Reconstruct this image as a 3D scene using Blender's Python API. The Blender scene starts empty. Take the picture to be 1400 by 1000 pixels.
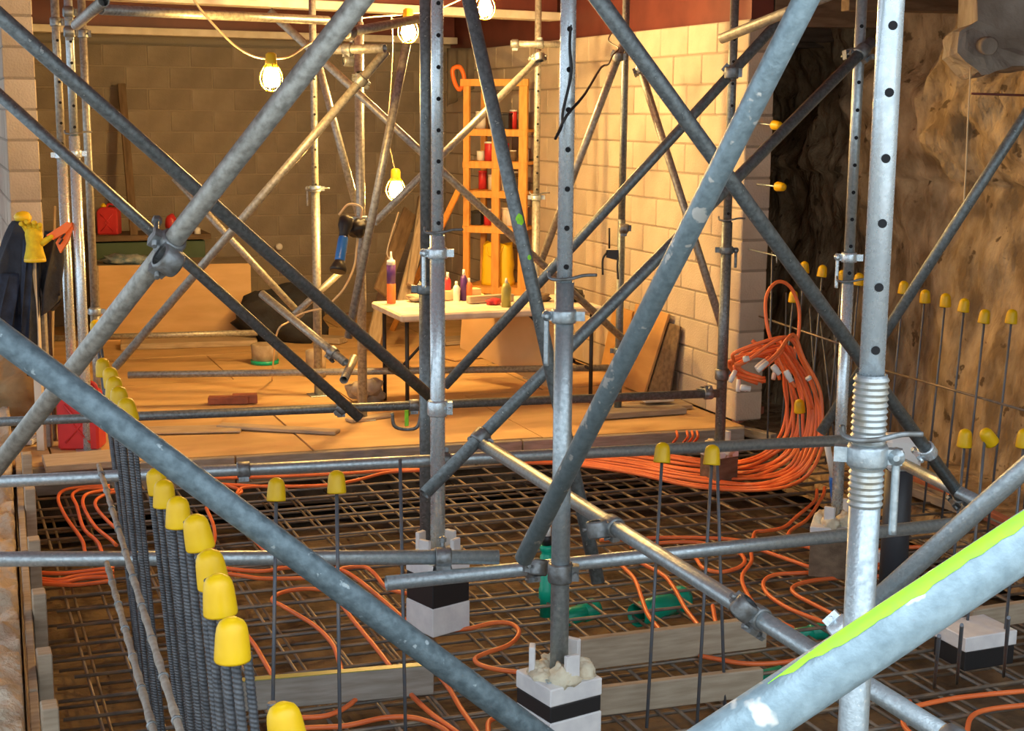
import bpy, bmesh, math, random
from mathutils import Vector, Matrix, noise

random.seed(7)
SC = bpy.context.scene
COL = SC.collection
V3 = Vector

# ------------------------------------------------------------------ camera
FPX = 1950.0                       # focal length in pixels of a 1400 x 1000 frame
YAW, PITCH, ROLL = math.radians(22.0), math.atan(0.177), 0.008
CAM = V3((0.0, 0.0, 2.0))
FWD = V3((math.sin(YAW) * math.cos(PITCH), math.cos(YAW) * math.cos(PITCH), -math.sin(PITCH)))
_r0 = V3((math.cos(YAW), -math.sin(YAW), 0.0))
_u0 = _r0.cross(FWD)
RGT = _r0 * math.cos(ROLL) + _u0 * math.sin(ROLL)
UPV = _u0 * math.cos(ROLL) - _r0 * math.sin(ROLL)
cam_data = bpy.data.cameras.new('camera')
cam_data.sensor_fit = 'HORIZONTAL'
cam_data.sensor_width = 36.0
cam_data.lens = FPX / 1400.0 * 36.0
cam_data.clip_start = 0.05
cam = bpy.data.objects.new('camera', cam_data)
COL.objects.link(cam)
cam.matrix_world = Matrix(((RGT.x, UPV.x, -FWD.x, CAM.x), (RGT.y, UPV.y, -FWD.y, CAM.y),
                           (RGT.z, UPV.z, -FWD.z, CAM.z), (0, 0, 0, 1)))
SC.camera = cam

# ------------------------------------------------------------------ world and exposure
SC.view_settings.view_transform = 'Standard'
SC.view_settings.look = 'None'
SC.view_settings.exposure = 0.86
SC.view_settings.gamma = 1.0
SC.view_settings.use_curve_mapping = False
world = bpy.data.worlds.new('sky')
SC.world = world
world.use_nodes = True
_bg = world.node_tree.nodes['Background']
_bg.inputs['Color'].default_value = (0.80, 0.91, 1.0, 1.0)      # overcast daylight
_bg.inputs['Strength'].default_value = 1.0
_nt = world.node_tree
_tc = _nt.nodes.new('ShaderNodeTexCoord')
_sep = _nt.nodes.new('ShaderNodeSeparateXYZ')
_nt.links.new(_tc.outputs['Generated'], _sep.inputs['Vector'])
_ramp = _nt.nodes.new('ShaderNodeMapRange')                       # overcast sky, brighter towards the zenith
_ramp.inputs['From Min'].default_value = 0.0
_ramp.inputs['From Max'].default_value = 1.0
_ramp.inputs['To Min'].default_value = 0.75
_ramp.inputs['To Max'].default_value = 2.0
_nt.links.new(_sep.outputs['Z'], _ramp.inputs['Value'])
_nt.links.new(_ramp.outputs['Result'], _bg.inputs['Strength'])
BULB_STRENGTH = 690.0

# ------------------------------------------------------------------ measuring helpers
def P(px, py, depth):
    """world point that stands at this distance along the view axis"""
    return CAM + depth * (FWD + RGT * ((px - 700.0) / FPX) + UPV * ((500.0 - py) / FPX))

def G(px, py, z):
    """world point on the level plane z"""
    d = FWD + RGT * ((px - 700.0) / FPX) + UPV * ((500.0 - py) / FPX)
    return CAM + d * ((z - CAM.z) / d.z)

def z_at(p, py):
    """height on the plumb line through p that reads at row py"""
    b = (500.0 - py) / FPX
    q = V3((p.x, p.y, 0)) - CAM
    return (b * q.dot(FWD) - q.dot(UPV)) / (UPV.z - b * FWD.z)

# ------------------------------------------------------------------ materials
MATS = {}
def mat(name, col, rough=0.6, metal=0.0, col2=None, scale=6.0, detail=4.0, lo=0.35, hi=0.65, bump=0.0, bscale=40.0,
        rnd=0.0, stretch=None, spots=None, spot_scale=30.0, spot_at=0.7, emit=0.0, alpha=None, coat=0.0, rough2=None):
    m = bpy.data.materials.new(name)
    m.use_nodes = True
    nt = m.node_tree
    n = nt.nodes
    b = n['Principled BSDF']
    b.inputs['Roughness'].default_value = rough
    b.inputs['Metallic'].default_value = metal
    if coat:
        b.inputs['Coat Weight'].default_value = coat
    src = None
    tc = n.new('ShaderNodeTexCoord')
    mp = n.new('ShaderNodeMapping')
    nt.links.new(tc.outputs['Object'], mp.inputs['Vector'])
    if stretch:
        mp.inputs['Scale'].default_value = stretch
    if col2 is not None:
        t = n.new('ShaderNodeTexNoise')
        t.inputs['Scale'].default_value = scale
        t.inputs['Detail'].default_value = detail
        nt.links.new(mp.outputs['Vector'], t.inputs['Vector'])
        mr = n.new('ShaderNodeMapRange')
        mr.inputs['From Min'].default_value = lo
        mr.inputs['From Max'].default_value = hi
        nt.links.new(t.outputs['Fac'], mr.inputs['Value'])
        mx = n.new('ShaderNodeMix'); mx.data_type = 'RGBA'
        mx.inputs['A'].default_value = (*col, 1); mx.inputs['B'].default_value = (*col2, 1)
        nt.links.new(mr.outputs['Result'], mx.inputs['Factor'])
        src = mx.outputs['Result']
        if rough2 is not None:
            rr = n.new('ShaderNodeMapRange')
            rr.inputs['To Min'].default_value = rough; rr.inputs['To Max'].default_value = rough2
            nt.links.new(mr.outputs['Result'], rr.inputs['Value'])
            nt.links.new(rr.outputs['Result'], b.inputs['Roughness'])
    else:
        b.inputs['Base Color'].default_value = (*col, 1)
    if spots is not None:
        t = n.new('ShaderNodeTexNoise')
        t.inputs['Scale'].default_value = spot_scale
        t.inputs['Detail'].default_value = 3.0
        nt.links.new(tc.outputs['Object'], t.inputs['Vector'])
        mr = n.new('ShaderNodeMapRange')
        mr.inputs['From Min'].default_value = spot_at
        mr.inputs['From Max'].default_value = spot_at + 0.04
        nt.links.new(t.outputs['Fac'], mr.inputs['Value'])
        mx = n.new('ShaderNodeMix'); mx.data_type = 'RGBA'
        if src: nt.links.new(src, mx.inputs['A'])
        else: mx.inputs['A'].default_value = (*col, 1)
        mx.inputs['B'].default_value = (*spots, 1)
        nt.links.new(mr.outputs['Result'], mx.inputs['Factor'])
        src = mx.outputs['Result']
    if rnd:
        oi = n.new('ShaderNodeObjectInfo')
        mr = n.new('ShaderNodeMapRange')
        mr.inputs['To Min'].default_value = 1.0 - rnd; mr.inputs['To Max'].default_value = 1.0 + rnd
        nt.links.new(oi.outputs['Random'], mr.inputs['Value'])
        hs = n.new('ShaderNodeHueSaturation')
        nt.links.new(mr.outputs['Result'], hs.inputs['Value'])
        if src: nt.links.new(src, hs.inputs['Color'])
        else: hs.inputs['Color'].default_value = (*col, 1)
        src = hs.outputs['Color']
    if src:
        nt.links.new(src, b.inputs['Base Color'])
    if bump:
        t = n.new('ShaderNodeTexNoise')
        t.inputs['Scale'].default_value = bscale
        t.inputs['Detail'].default_value = 5.0
        nt.links.new(mp.outputs['Vector'], t.inputs['Vector'])
        bp = n.new('ShaderNodeBump')
        bp.inputs['Strength'].default_value = bump
        bp.inputs['Distance'].default_value = 0.02
        nt.links.new(t.outputs['Fac'], bp.inputs['Height'])
        nt.links.new(bp.outputs['Normal'], b.inputs['Normal'])
    if emit:
        b.inputs['Emission Color'].default_value = (*col, 1)
        b.inputs['Emission Strength'].default_value = emit
    MATS[name] = m
    return m

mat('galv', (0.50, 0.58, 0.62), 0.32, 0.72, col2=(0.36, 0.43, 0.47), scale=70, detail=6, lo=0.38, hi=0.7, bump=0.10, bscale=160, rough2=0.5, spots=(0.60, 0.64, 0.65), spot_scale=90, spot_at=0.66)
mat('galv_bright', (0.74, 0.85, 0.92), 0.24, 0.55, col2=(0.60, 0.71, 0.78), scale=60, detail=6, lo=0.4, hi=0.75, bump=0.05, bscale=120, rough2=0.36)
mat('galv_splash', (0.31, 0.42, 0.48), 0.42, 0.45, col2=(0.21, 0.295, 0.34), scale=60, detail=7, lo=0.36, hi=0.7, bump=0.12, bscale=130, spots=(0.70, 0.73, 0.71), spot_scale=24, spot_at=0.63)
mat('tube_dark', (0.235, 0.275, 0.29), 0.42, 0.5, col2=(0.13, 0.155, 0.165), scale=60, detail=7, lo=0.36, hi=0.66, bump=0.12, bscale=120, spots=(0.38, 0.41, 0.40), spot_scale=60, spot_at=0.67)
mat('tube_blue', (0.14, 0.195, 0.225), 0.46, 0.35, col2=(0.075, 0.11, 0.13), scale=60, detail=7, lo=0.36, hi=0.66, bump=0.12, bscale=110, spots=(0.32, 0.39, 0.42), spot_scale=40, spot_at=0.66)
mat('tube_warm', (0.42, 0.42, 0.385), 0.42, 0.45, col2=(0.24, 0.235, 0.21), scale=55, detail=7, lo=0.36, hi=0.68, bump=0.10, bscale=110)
mat('thread', (0.50, 0.55, 0.56), 0.4, 0.6, col2=(0.40, 0.36, 0.27), scale=26, lo=0.45, hi=0.7)
mat('hole_dark', (0.01, 0.01, 0.012), 0.9)
mat('coupler', (0.30, 0.33, 0.35), 0.45, 0.65, col2=(0.16, 0.16, 0.15), scale=30, bump=0.1, bscale=90)
mat('neon', (0.38, 0.95, 0.03), 0.6, col2=(0.30, 0.80, 0.05), scale=60)
mat('rebar', (0.13, 0.145, 0.17), 0.5, 0.45, col2=(0.20, 0.16, 0.13), scale=20, lo=0.5, hi=0.75)
mat('rebar_rust', (0.17, 0.155, 0.14), 0.5, 0.35, col2=(0.33, 0.25, 0.17), scale=9, lo=0.4, hi=0.65, spots=(0.42, 0.62, 0.08), spot_scale=2.6, spot_at=0.685)
mat('rebar_blue', (0.075, 0.085, 0.10), 0.42, 0.5, col2=(0.12, 0.13, 0.145), scale=30)
mat('cap_yellow', (0.84, 0.54, 0.002), 0.42, col2=(0.76, 0.46, 0.002), scale=12, rnd=0.06)
mat('pex', (0.90, 0.21, 0.055), 0.40, col2=(0.76, 0.15, 0.04), scale=5, rnd=0.07)
mat('white_plastic', (0.80, 0.80, 0.78), 0.4)
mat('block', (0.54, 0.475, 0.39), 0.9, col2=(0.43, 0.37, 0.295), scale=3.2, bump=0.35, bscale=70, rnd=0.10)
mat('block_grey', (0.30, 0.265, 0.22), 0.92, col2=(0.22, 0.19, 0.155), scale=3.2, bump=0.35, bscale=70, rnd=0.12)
mat('mortar', (0.30, 0.26, 0.21), 0.95, bump=0.3, bscale=60)
mat('ply_floor', (0.66, 0.45, 0.22), 0.75, col2=(0.50, 0.33, 0.15), scale=2.2, stretch=(1.0, 3.0, 1.0), lo=0.3, hi=0.7, bump=0.08, rnd=0.06)
mat('ply', (0.72, 0.49, 0.24), 0.65, col2=(0.60, 0.39, 0.17), scale=2.5, stretch=(1.0, 1.0, 4.0), rnd=0.05)
mat('ply_orange', (0.56, 0.33, 0.13), 0.65, col2=(0.46, 0.26, 0.09), scale=2.5, stretch=(1.0, 1.0, 4.0))
mat('timber', (0.46, 0.38, 0.28), 0.75, col2=(0.34, 0.27, 0.19), scale=6, stretch=(1.0, 8.0, 8.0), rnd=0.12, bump=0.1)
mat('timber_grey', (0.35, 0.32, 0.28), 0.8, col2=(0.25, 0.22, 0.18), scale=6, stretch=(1.0, 8.0, 8.0), rnd=0.10, bump=0.1)
mat('timber_orange', (0.80, 0.40, 0.09), 0.6, col2=(0.68, 0.31, 0.06), scale=7, stretch=(6, 6, 1), rnd=0.05)
mat('timber_old', (0.20, 0.14, 0.09), 0.85, col2=(0.12, 0.08, 0.05), scale=5, stretch=(1, 6, 6), bump=0.25, rnd=0.15)
mat('earth', (0.50, 0.375, 0.22), 0.95, col2=(0.22, 0.145, 0.07), scale=5.5, detail=12, lo=0.36, hi=0.62, bump=1.0, bscale=22, stretch=(1.0, 1.5, 0.7), spots=(0.13, 0.085, 0.04), spot_scale=9, spot_at=0.64)
mat('sand', (0.64, 0.54, 0.42), 0.95, col2=(0.44, 0.36, 0.26), scale=9, detail=10, bump=1.0, bscale=34)
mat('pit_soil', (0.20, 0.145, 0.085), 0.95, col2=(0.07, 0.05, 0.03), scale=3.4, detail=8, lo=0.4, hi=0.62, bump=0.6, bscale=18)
mat('bounce_floor', (0.66, 0.63, 0.58), 0.9, col2=(0.55, 0.52, 0.47), scale=2.0, detail=8, bump=0.3)
mat('rock', (0.42, 0.28, 0.14), 0.95, col2=(0.24, 0.15, 0.07), scale=4, detail=8, bump=0.8, bscale=12)
mat('red_oxide', (0.17, 0.045, 0.035), 0.5, col2=(0.12, 0.03, 0.025), scale=4)
mat('red_deck', (0.26, 0.075, 0.055), 0.55, col2=(0.19, 0.05, 0.04), scale=3)
mat('white_paint', (0.72, 0.68, 0.60), 0.5, col2=(0.60, 0.55, 0.46), scale=8)
mat('old_concrete', (0.36, 0.32, 0.27), 0.95, col2=(0.22, 0.18, 0.14), scale=5, detail=8, bump=0.8, bscale=14)
mat('foam_board', (0.80, 0.80, 0.80), 0.7, col2=(0.68, 0.68, 0.70), scale=14, bump=0.1)
mat('spray_foam', (0.78, 0.72, 0.55), 0.85, col2=(0.60, 0.48, 0.32), scale=22, lo=0.45, hi=0.75, bump=0.3, bscale=50)
mat('black_plastic', (0.018, 0.018, 0.020), 0.45)
mat('dark_pipe', (0.035, 0.04, 0.05), 0.45)
mat('green_pipe', (0.0, 0.42, 0.27), 0.35)
mat('red_plastic', (0.62, 0.04, 0.05), 0.38, col2=(0.52, 0.03, 0.04), scale=8)
mat('orange_plastic', (0.92, 0.20, 0.03), 0.45)
mat('yellow_plastic', (0.90, 0.62, 0.02), 0.45)
mat('yellow_glove', (0.86, 0.66, 0.02), 0.75, col2=(0.72, 0.52, 0.02), scale=30, bump=0.4, bscale=60)
mat('denim', (0.030, 0.045, 0.085), 0.9, col2=(0.012, 0.016, 0.03), scale=9, bump=0.3, bscale=40)
mat('jacket_black', (0.018, 0.018, 0.024), 0.85, col2=(0.03, 0.035, 0.05), scale=8, bump=0.3, bscale=30)
mat('tool_blue', (0.02, 0.16, 0.62), 0.35)
mat('green_metal', (0.06, 0.11, 0.06), 0.6, col2=(0.04, 0.08, 0.04), scale=6)
mat('table_white', (0.74, 0.68, 0.58), 0.6, col2=(0.60, 0.52, 0.42), scale=9)
mat('label_purple', (0.09, 0.03, 0.20), 0.4)
mat('label_orange', (0.80, 0.20, 0.05), 0.4)
mat('olive', (0.32, 0.31, 0.08), 0.4)
mat('cable_pale', (0.72, 0.55, 0.32), 0.5)
mat('cable_black', (0.012, 0.011, 0.012), 0.5)
mat('blue_film', (0.10, 0.20, 0.30), 0.25, col2=(0.45, 0.52, 0.56), scale=14)
mat('brick_red', (0.42, 0.15, 0.09), 0.85, col2=(0.30, 0.11, 0.07), scale=12)
mat('tarp', (0.20, 0.17, 0.13), 0.8, col2=(0.12, 0.10, 0.08), scale=3)
mat('concrete_can', (0.46, 0.40, 0.31), 0.85, col2=(0.30, 0.24, 0.17), scale=14)
mat('bulb_glass', (1.0, 0.56, 0.15), 0.4, emit=BULB_STRENGTH)
mat('bulb_glass_pale', (1.0, 0.64, 0.23), 0.4, emit=BULB_STRENGTH)
mat('guard_yellow', (0.92, 0.60, 0.03), 0.4)

# ------------------------------------------------------------------ mesh collector
def frame_of(d):
    d = d.normalized()
    a = V3((0, 0, 1)) if abs(d.z) < 0.95 else V3((1, 0, 0))
    x = a.cross(d).normalized()
    return x, d.cross(x).normalized(), d

class MB:
    def __init__(self):
        self.v = []; self.f = []; self.s = []
    def ring(self, c, x, y, r, n, ph=0.0):
        i0 = len(self.v)
        for k in range(n):
            a = 2 * math.pi * k / n + ph
            self.v.append(c + x * (r * math.cos(a)) + y * (r * math.sin(a)))
        return list(range(i0, i0 + n))
    def bridge(self, a, b, smooth=True):
        n = len(a)
        for k in range(n):
            self.f.append((a[k], a[(k + 1) % n], b[(k + 1) % n], b[k])); self.s.append(smooth)
    def face(self, idx, smooth=False):
        self.f.append(tuple(idx)); self.s.append(smooth)
    def cyl(self, p0, p1, r0, r1=None, n=16, caps=True):
        r1 = r0 if r1 is None else r1
        x, y, d = frame_of(p1 - p0)
        a = self.ring(p0, x, y, r0, n); b = self.ring(p1, x, y, r1, n)
        self.bridge(a, b)
        if caps:
            self.face(a[::-1]); self.face(b)
        return self
    def lathe(self, p, axis, prof, n=16, caps=True, smooth=True):
        """prof: list of (distance along axis, radius)"""
        x, y, d = frame_of(axis)
        prev = None; first = None
        for h, r in prof:
            cur = self.ring(p + d * h, x, y, max(r, 1e-4), n)
            if prev: self.bridge(prev, cur, smooth)
            else: first = cur
            prev = cur
        if caps:
            self.face(first[::-1]); self.face(prev)
        return self
    def pipe(self, p0, p1, r, wall=0.0036, n=20, deep=0.12):
        """hollow tube with open ends"""
        x, y, d = frame_of(p1 - p0)
        L = (p1 - p0).length
        ri = r - wall
        a = self.ring(p0, x, y, r, n); b = self.ring(p1, x, y, r, n)
        self.bridge(a, b)
        deep = min(deep, L * 0.45)
        a2 = self.ring(p0, x, y, ri, n); a3 = self.ring(p0 + d * deep, x, y, ri, n)
        self.bridge(a2, a); self.bridge(a3, a2); self.face(a3)
        b2 = self.ring(p1, x, y, ri, n); b3 = self.ring(p1 - d * deep, x, y, ri, n)
        self.bridge(b, b2); self.bridge(b2, b3); self.face(b3[::-1])
        return self
    def sweep(self, pts, r, n=8, caps=True, closed=False):
        pts = [V3(p) for p in pts]
        rings = []
        x = None
        m = len(pts)
        for i in range(m):
            if closed:
                d = pts[(i + 1) % m] - pts[i - 1]
            else:
                d = pts[min(i + 1, m - 1)] - pts[max(i - 1, 0)]
            if d.length < 1e-9: d = V3((0, 0, 1))
            d.normalize()
            if x is None:
                x, y, _ = frame_of(d)
            else:
                x = (x - d * x.dot(d))
                if x.length < 1e-6: x = frame_of(d)[0]
                x.normalize()
                y = d.cross(x)
            rr = r[i] if isinstance(r, (list, tuple)) else r
            rings.append(self.ring(pts[i], x, y, rr, n))
        for i in range(m - 1): self.bridge(rings[i], rings[i + 1])
        if closed: self.bridge(rings[-1], rings[0])
        elif caps:
            self.face(rings[0][::-1]); self.face(rings[-1])
        return self
    def box(self, c, sx, sy, sz, x=None, y=None, z=None):
        x = x or V3((1, 0, 0)); y = y or V3((0, 1, 0)); z = z or V3((0, 0, 1))
        i = len(self.v)
        for dz in (-1, 1):
            for dx, dy in ((-1, -1), (1, -1), (1, 1), (-1, 1)):
                self.v.append(c + x * (dx * sx / 2) + y * (dy * sy / 2) + z * (dz * sz / 2))
        for q in ((3, 2, 1, 0), (4, 5, 6, 7), (0, 1, 5, 4), (1, 2, 6, 5), (2, 3, 7, 6), (3, 0, 4, 7)):
            self.face([i + k for k in q])
        return self
    def prism(self, pts, ext):
        """closed outline pts extruded by vector ext"""
        i = len(self.v); n = len(pts)
        self.v += [V3(p) for p in pts] + [V3(p) + ext for p in pts]
        self.face([i + k for k in range(n)][::-1]); self.face([i + n + k for k in range(n)])
        for k in range(n):
            self.face((i + k, i + (k + 1) % n, i + n + (k + 1) % n, i + n + k))
        return self
    def blob(self, c, rx, ry, rz, amp=0.25, freq=2.0, seed=0.0, nu=14, nv=9, x=None, y=None, z=None):
        x = x or V3((1, 0, 0)); y = y or V3((0, 1, 0)); z = z or V3((0, 0, 1))
        rows = []
        for j in range(nv + 1):
            th = math.pi * j / nv
            row = []
            for k in range(nu):
                ph = 2 * math.pi * k / nu
                u = V3((math.sin(th) * math.cos(ph), math.sin(th) * math.sin(ph), math.cos(th)))
                s = 1 + amp * noise.noise(u * freq + V3((seed, seed * 1.7, -seed)))
                self.v.append(c + x * (u.x * rx * s) + y * (u.y * ry * s) + z * (u.z * rz * s))
                row.append(len(self.v) - 1)
            rows.append(row)
        for j in range(nv):
            self.bridge(rows[j + 1], rows[j])
        return self
    def build(self, name, material, parent=None, origin=None, bevel=0.0):
        o3 = V3(origin) if origin is not None else V3((0, 0, 0))
        off = o3
        if parent is not None:
            q = parent
            while q is not None:
                off = off + q.location
                q = q.parent
        me = bpy.data.meshes.new(name)
        me.from_pydata([tuple(p - off) for p in self.v], [], self.f)
        me.polygons.foreach_set('use_smooth', self.s)
        me.materials.append(MATS[material])
        if bevel:
            bm = bmesh.new(); bm.from_mesh(me)
            bmesh.ops.bevel(bm, geom=[e for e in bm.edges], offset=bevel, segments=1, affect='EDGES', profile=0.5)
            bm.to_mesh(me); bm.free()
        me.update()
        o = bpy.data.objects.new(name, me)
        COL.objects.link(o)
        o.location = o3
        if parent is not None: o.parent = parent
        return o

def tag(o, label=None, cat=None, group=None, kind=None):
    if label: o['label'] = label
    if cat: o['category'] = cat
    if group: o['group'] = group
    if kind: o['kind'] = kind
    return o

def thing(name, label, cat, loc, group=None):
    o = bpy.data.objects.new(name, None)
    o.empty_display_size = 0.05
    COL.objects.link(o)
    o.location = V3(loc)
    return tag(o, label, cat, group)

def smooth_path(pts, per=6, closed=False):
    pts = [V3(p) for p in pts]
    n = len(pts)
    out = []
    rng = range(n) if closed else range(n - 1)
    for i in rng:
        p1 = pts[i]; p2 = pts[(i + 1) % n]
        p0 = pts[i - 1] if (closed or i > 0) else p1 * 2 - p2
        p3 = pts[(i + 2) % n] if (closed or i + 2 < n) else p2 * 2 - p1
        for k in range(per):
            t = k / per
            out.append(0.5 * ((2 * p1) + (p2 - p0) * t + (2 * p0 - 5 * p1 + 4 * p2 - p3) * t * t + (3 * p1 - p0 - 3 * p2 + p3) * t ** 3))
    if not closed: out.append(pts[-1])
    return out

def copy_part(src, parent, loc):
    c = src.copy(); COL.objects.link(c); c.parent = parent; c.location = loc
    return c

ORD = ['first', 'second', 'third', 'fourth', 'fifth', 'sixth', 'seventh', 'eighth', 'ninth', 'tenth', 'eleventh', 'twelfth',
       'thirteenth', 'fourteenth', 'fifteenth', 'sixteenth', 'seventeenth', 'eighteenth', 'nineteenth', 'twentieth']

# ================================================================== THE SETTING
X3, Y3, Z3 = V3((1, 0, 0)), V3((0, 1, 0)), V3((0, 0, 1))

def struct(o):
    o['kind'] = 'structure'
    return o

# --- soil of the excavation, one rough sheet under the steel mat
def terrain(name, u0, u1, v0, v1, nu, nv, zf, material):
    m = MB()
    for j in range(nv + 1):
        for i in range(nu + 1):
            u = u0 + (u1 - u0) * i / nu; v = v0 + (v1 - v0) * j / nv
            m.v.append(V3((u, v, zf(u, v))))
    for j in range(nv):
        for i in range(nu):
            a = j * (nu + 1) + i
            m.face((a, a + 1, a + nu + 2, a + nu + 1), True)
    return m.build(name, material)

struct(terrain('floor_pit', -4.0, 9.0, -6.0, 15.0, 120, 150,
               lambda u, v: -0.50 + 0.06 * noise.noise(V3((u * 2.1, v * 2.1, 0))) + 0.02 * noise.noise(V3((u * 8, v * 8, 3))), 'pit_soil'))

bank_u = lambda v: 0.175 + 0.04 * (v - 4.5)
def bank_z(u, v):
    e = max(0.0, min(1.0, (bank_u(v) + 0.012 - u) / 0.02))
    return -0.55 + (0.67 + 0.06 * noise.noise(V3((u * 1.7, v * 1.7, 5))) + 0.07 * noise.noise(V3((u * 6, v * 6, 1)))
                    + 0.03 * noise.noise(V3((u * 19, v * 19, 2)))) * e
struct(terrain('ground_bank', -1.4, 0.38, 1.5, 9.3, 150, 300, bank_z, 'sand'))

# unseen pale ground added behind the camera, for the tubes to reflect
struct(terrain('ground_bounce', -12.0, 5.7, -14.0, 1.1, 60, 60, lambda u, v: 0.36 + 0.03 * noise.noise(V3((u * 1.5, v * 1.5, 8))) - (0.9 if v > 1.0 else 0.0), 'bounce_floor'))

# --- timber floor of the far room: sheets laid over the slab
edge_v = lambda u: 8.38 - 0.104 * u
floor = struct(MB().prism([V3((-1.0, 8.55, -0.05)), V3((4.83, 7.95, -0.05)), V3((4.83, 13.9, -0.05)), V3((-1.0, 13.9, -0.05))],
                          V3((0, 0, -0.30))).build('floor', 'pit_soil'))
us = [-1.0, 0.55, 2.02, 3.45, 4.83]
vs = [None, 9.46, 10.62, 11.78, 12.94, 13.86]
for j in range(5):
    shift = 0.0 if j % 2 == 0 else 0.62
    cols = [-1.0] + [min(4.83, u + shift) for u in us[1:]]
    for i in range(4):
        a, b = cols[i] + 0.006, cols[i + 1] - 0.006
        if b - a < 0.05: continue
        v0a = edge_v(a) if j == 0 else vs[j] + 0.006
        v0b = edge_v(b) if j == 0 else vs[j] + 0.006
        v1 = vs[j + 1] - 0.006
        zz = random.uniform(-0.003, 0.003)
        m = MB().prism([V3((a, v0a, -0.05)), V3((b, v0b, -0.05)), V3((b, v1, -0.05)), V3((a, v1, -0.05))], V3((0, 0, 0.05 + zz)))
        m.build('floor_sheet', 'ply_floor', floor)
# fascia boards along the floor edge
for a, b in ((-0.6, 1.55), (1.56, 3.30), (3.31, 4.80)):
    va, vb = edge_v(a) - 0.03, edge_v(b) - 0.03
    d = V3((b - a, vb - va, 0)); L = d.length; d.normalize()
    o = MB().box(V3(((a + b) / 2, (va + vb) / 2, -0.085)), L, 0.045, 0.16, d, Z3.cross(d), Z3).build('fascia_board', 'timber_grey', floor, bevel=0.003)

# --- concrete block walls: a recessed mortar core that carries one object per block
def block_mesh(w, h, t, material='block'):
    m = MB().box(V3((0, 0, 0)), w, t, h)
    me = m.build('tmp', material, bevel=0.006)
    d = me.data
    bpy.data.objects.remove(me)
    d.name = 'block_%.2f' % w
    return d

def block_wall(name, start, along, normal, length, height, thick, first_half=False, material='block'):
    """start: bottom corner; along: run direction; normal: visible side"""
    c = start + along * (length / 2) + Z3 * (height / 2) - normal * (thick / 2)
    core = struct(MB().box(c, length - 0.012, thick - 0.014, height - 0.006, along, normal, Z3).build(name, 'mortar'))
    full = block_mesh(0.392, 0.190, thick, material); halves = {}
    rot = Matrix((along, normal * -1, Z3)).transposed().to_euler()
    n = int(round(height / 0.2))
    for k in range(n):
        s = 0.0
        half = (k % 2 == 1) != first_half
        while s < length - 0.03:
            w = 0.2 if (half and s == 0.0) else 0.4
            w = min(w, length - s)
            if abs(w - 0.4) < 1e-6: d = full
            else:
                key = round(w, 3)
                if key not in halves: halves[key] = block_mesh(w - 0.008, 0.190, thick, material)
                d = halves[key]
            o = bpy.data.objects.new('concrete_block', d)
            COL.objects.link(o)
            o.parent = core
            o.location = start + along * (s + w / 2) + Z3 * (k * 0.2 + 0.1) - normal * (thick / 2 + random.uniform(-0.002, 0.002))
            o.rotation_euler = rot
            s += w
    return core

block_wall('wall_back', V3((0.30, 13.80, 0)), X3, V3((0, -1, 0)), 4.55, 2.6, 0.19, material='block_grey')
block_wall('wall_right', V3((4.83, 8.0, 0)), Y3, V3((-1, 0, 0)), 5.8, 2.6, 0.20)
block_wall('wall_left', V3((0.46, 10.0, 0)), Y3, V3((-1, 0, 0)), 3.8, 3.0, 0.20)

# --- earth face behind the starter bars
def earth():
    m = MB()
    nv, nz = 420, 130
    for j in range(nz + 1):
        for i in range(nv + 1):
            v = -4.0 + 18.0 * i / nv; z = -0.6 + 3.7 * j / nz
            big = noise.noise(V3((v * 0.7, z * 0.8, 2.0)))
            mid = noise.noise(V3((v * 2.3, z * 1.6, 7.0)))
            fine = noise.noise(V3((v * 6.5, z * 4.0, 11.0)))
            rough = 0.30 + 0.65 * max(0.0, min(1.0, (z - 0.9) / 0.8))
            u = 5.95 + 0.12 * (z - 1) * (1 if z < 1.6 else 0.2) + rough * (0.30 * big + 0.20 * mid + 0.11 * fine + 0.06 * noise.noise(V3((v * 15, z * 6.0, 3.0))) + 0.03 * noise.noise(V3((v * 30, z * 14, 9.0))))
            m.v.append(V3((u, v, z)))
    for j in range(nz):
        for i in range(nv):
            a = j * (nv + 1) + i
            m.face((a, a + nv + 1, a + nv + 2, a + 1), True)
    return m.build('wall_earth', 'earth')
struct(earth())
# earth closing the slot behind the block wall
struct(MB().box(V3((5.5, 12.6, 1.2)), 1.1, 2.4, 3.6).build('wall_earth_end', 'earth'))
# level strip of soil at the foot of the earth face
struct(terrain('ground_strip', 4.95, 6.4, 3.0, 12.0, 30, 130,
               lambda u, v: -0.14 + 0.05 * noise.noise(V3((u * 3, v * 3, 4))) - 0.22 * max(0, (5.05 - u) / 0.1), 'earth'))

# --- ceiling, beams, old joists
ceil = struct(MB().box(V3((1.75, 7.9, 3.16)), 11.5, 12.6, 0.12).build('ceiling', 'red_deck'))
for i in range(11):
    MB().box(V3((3.0, 8.3 + i * 0.55, 3.075)), 9.0, 0.10, 0.05).build('deck_rib', 'red_deck', ceil)

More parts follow.
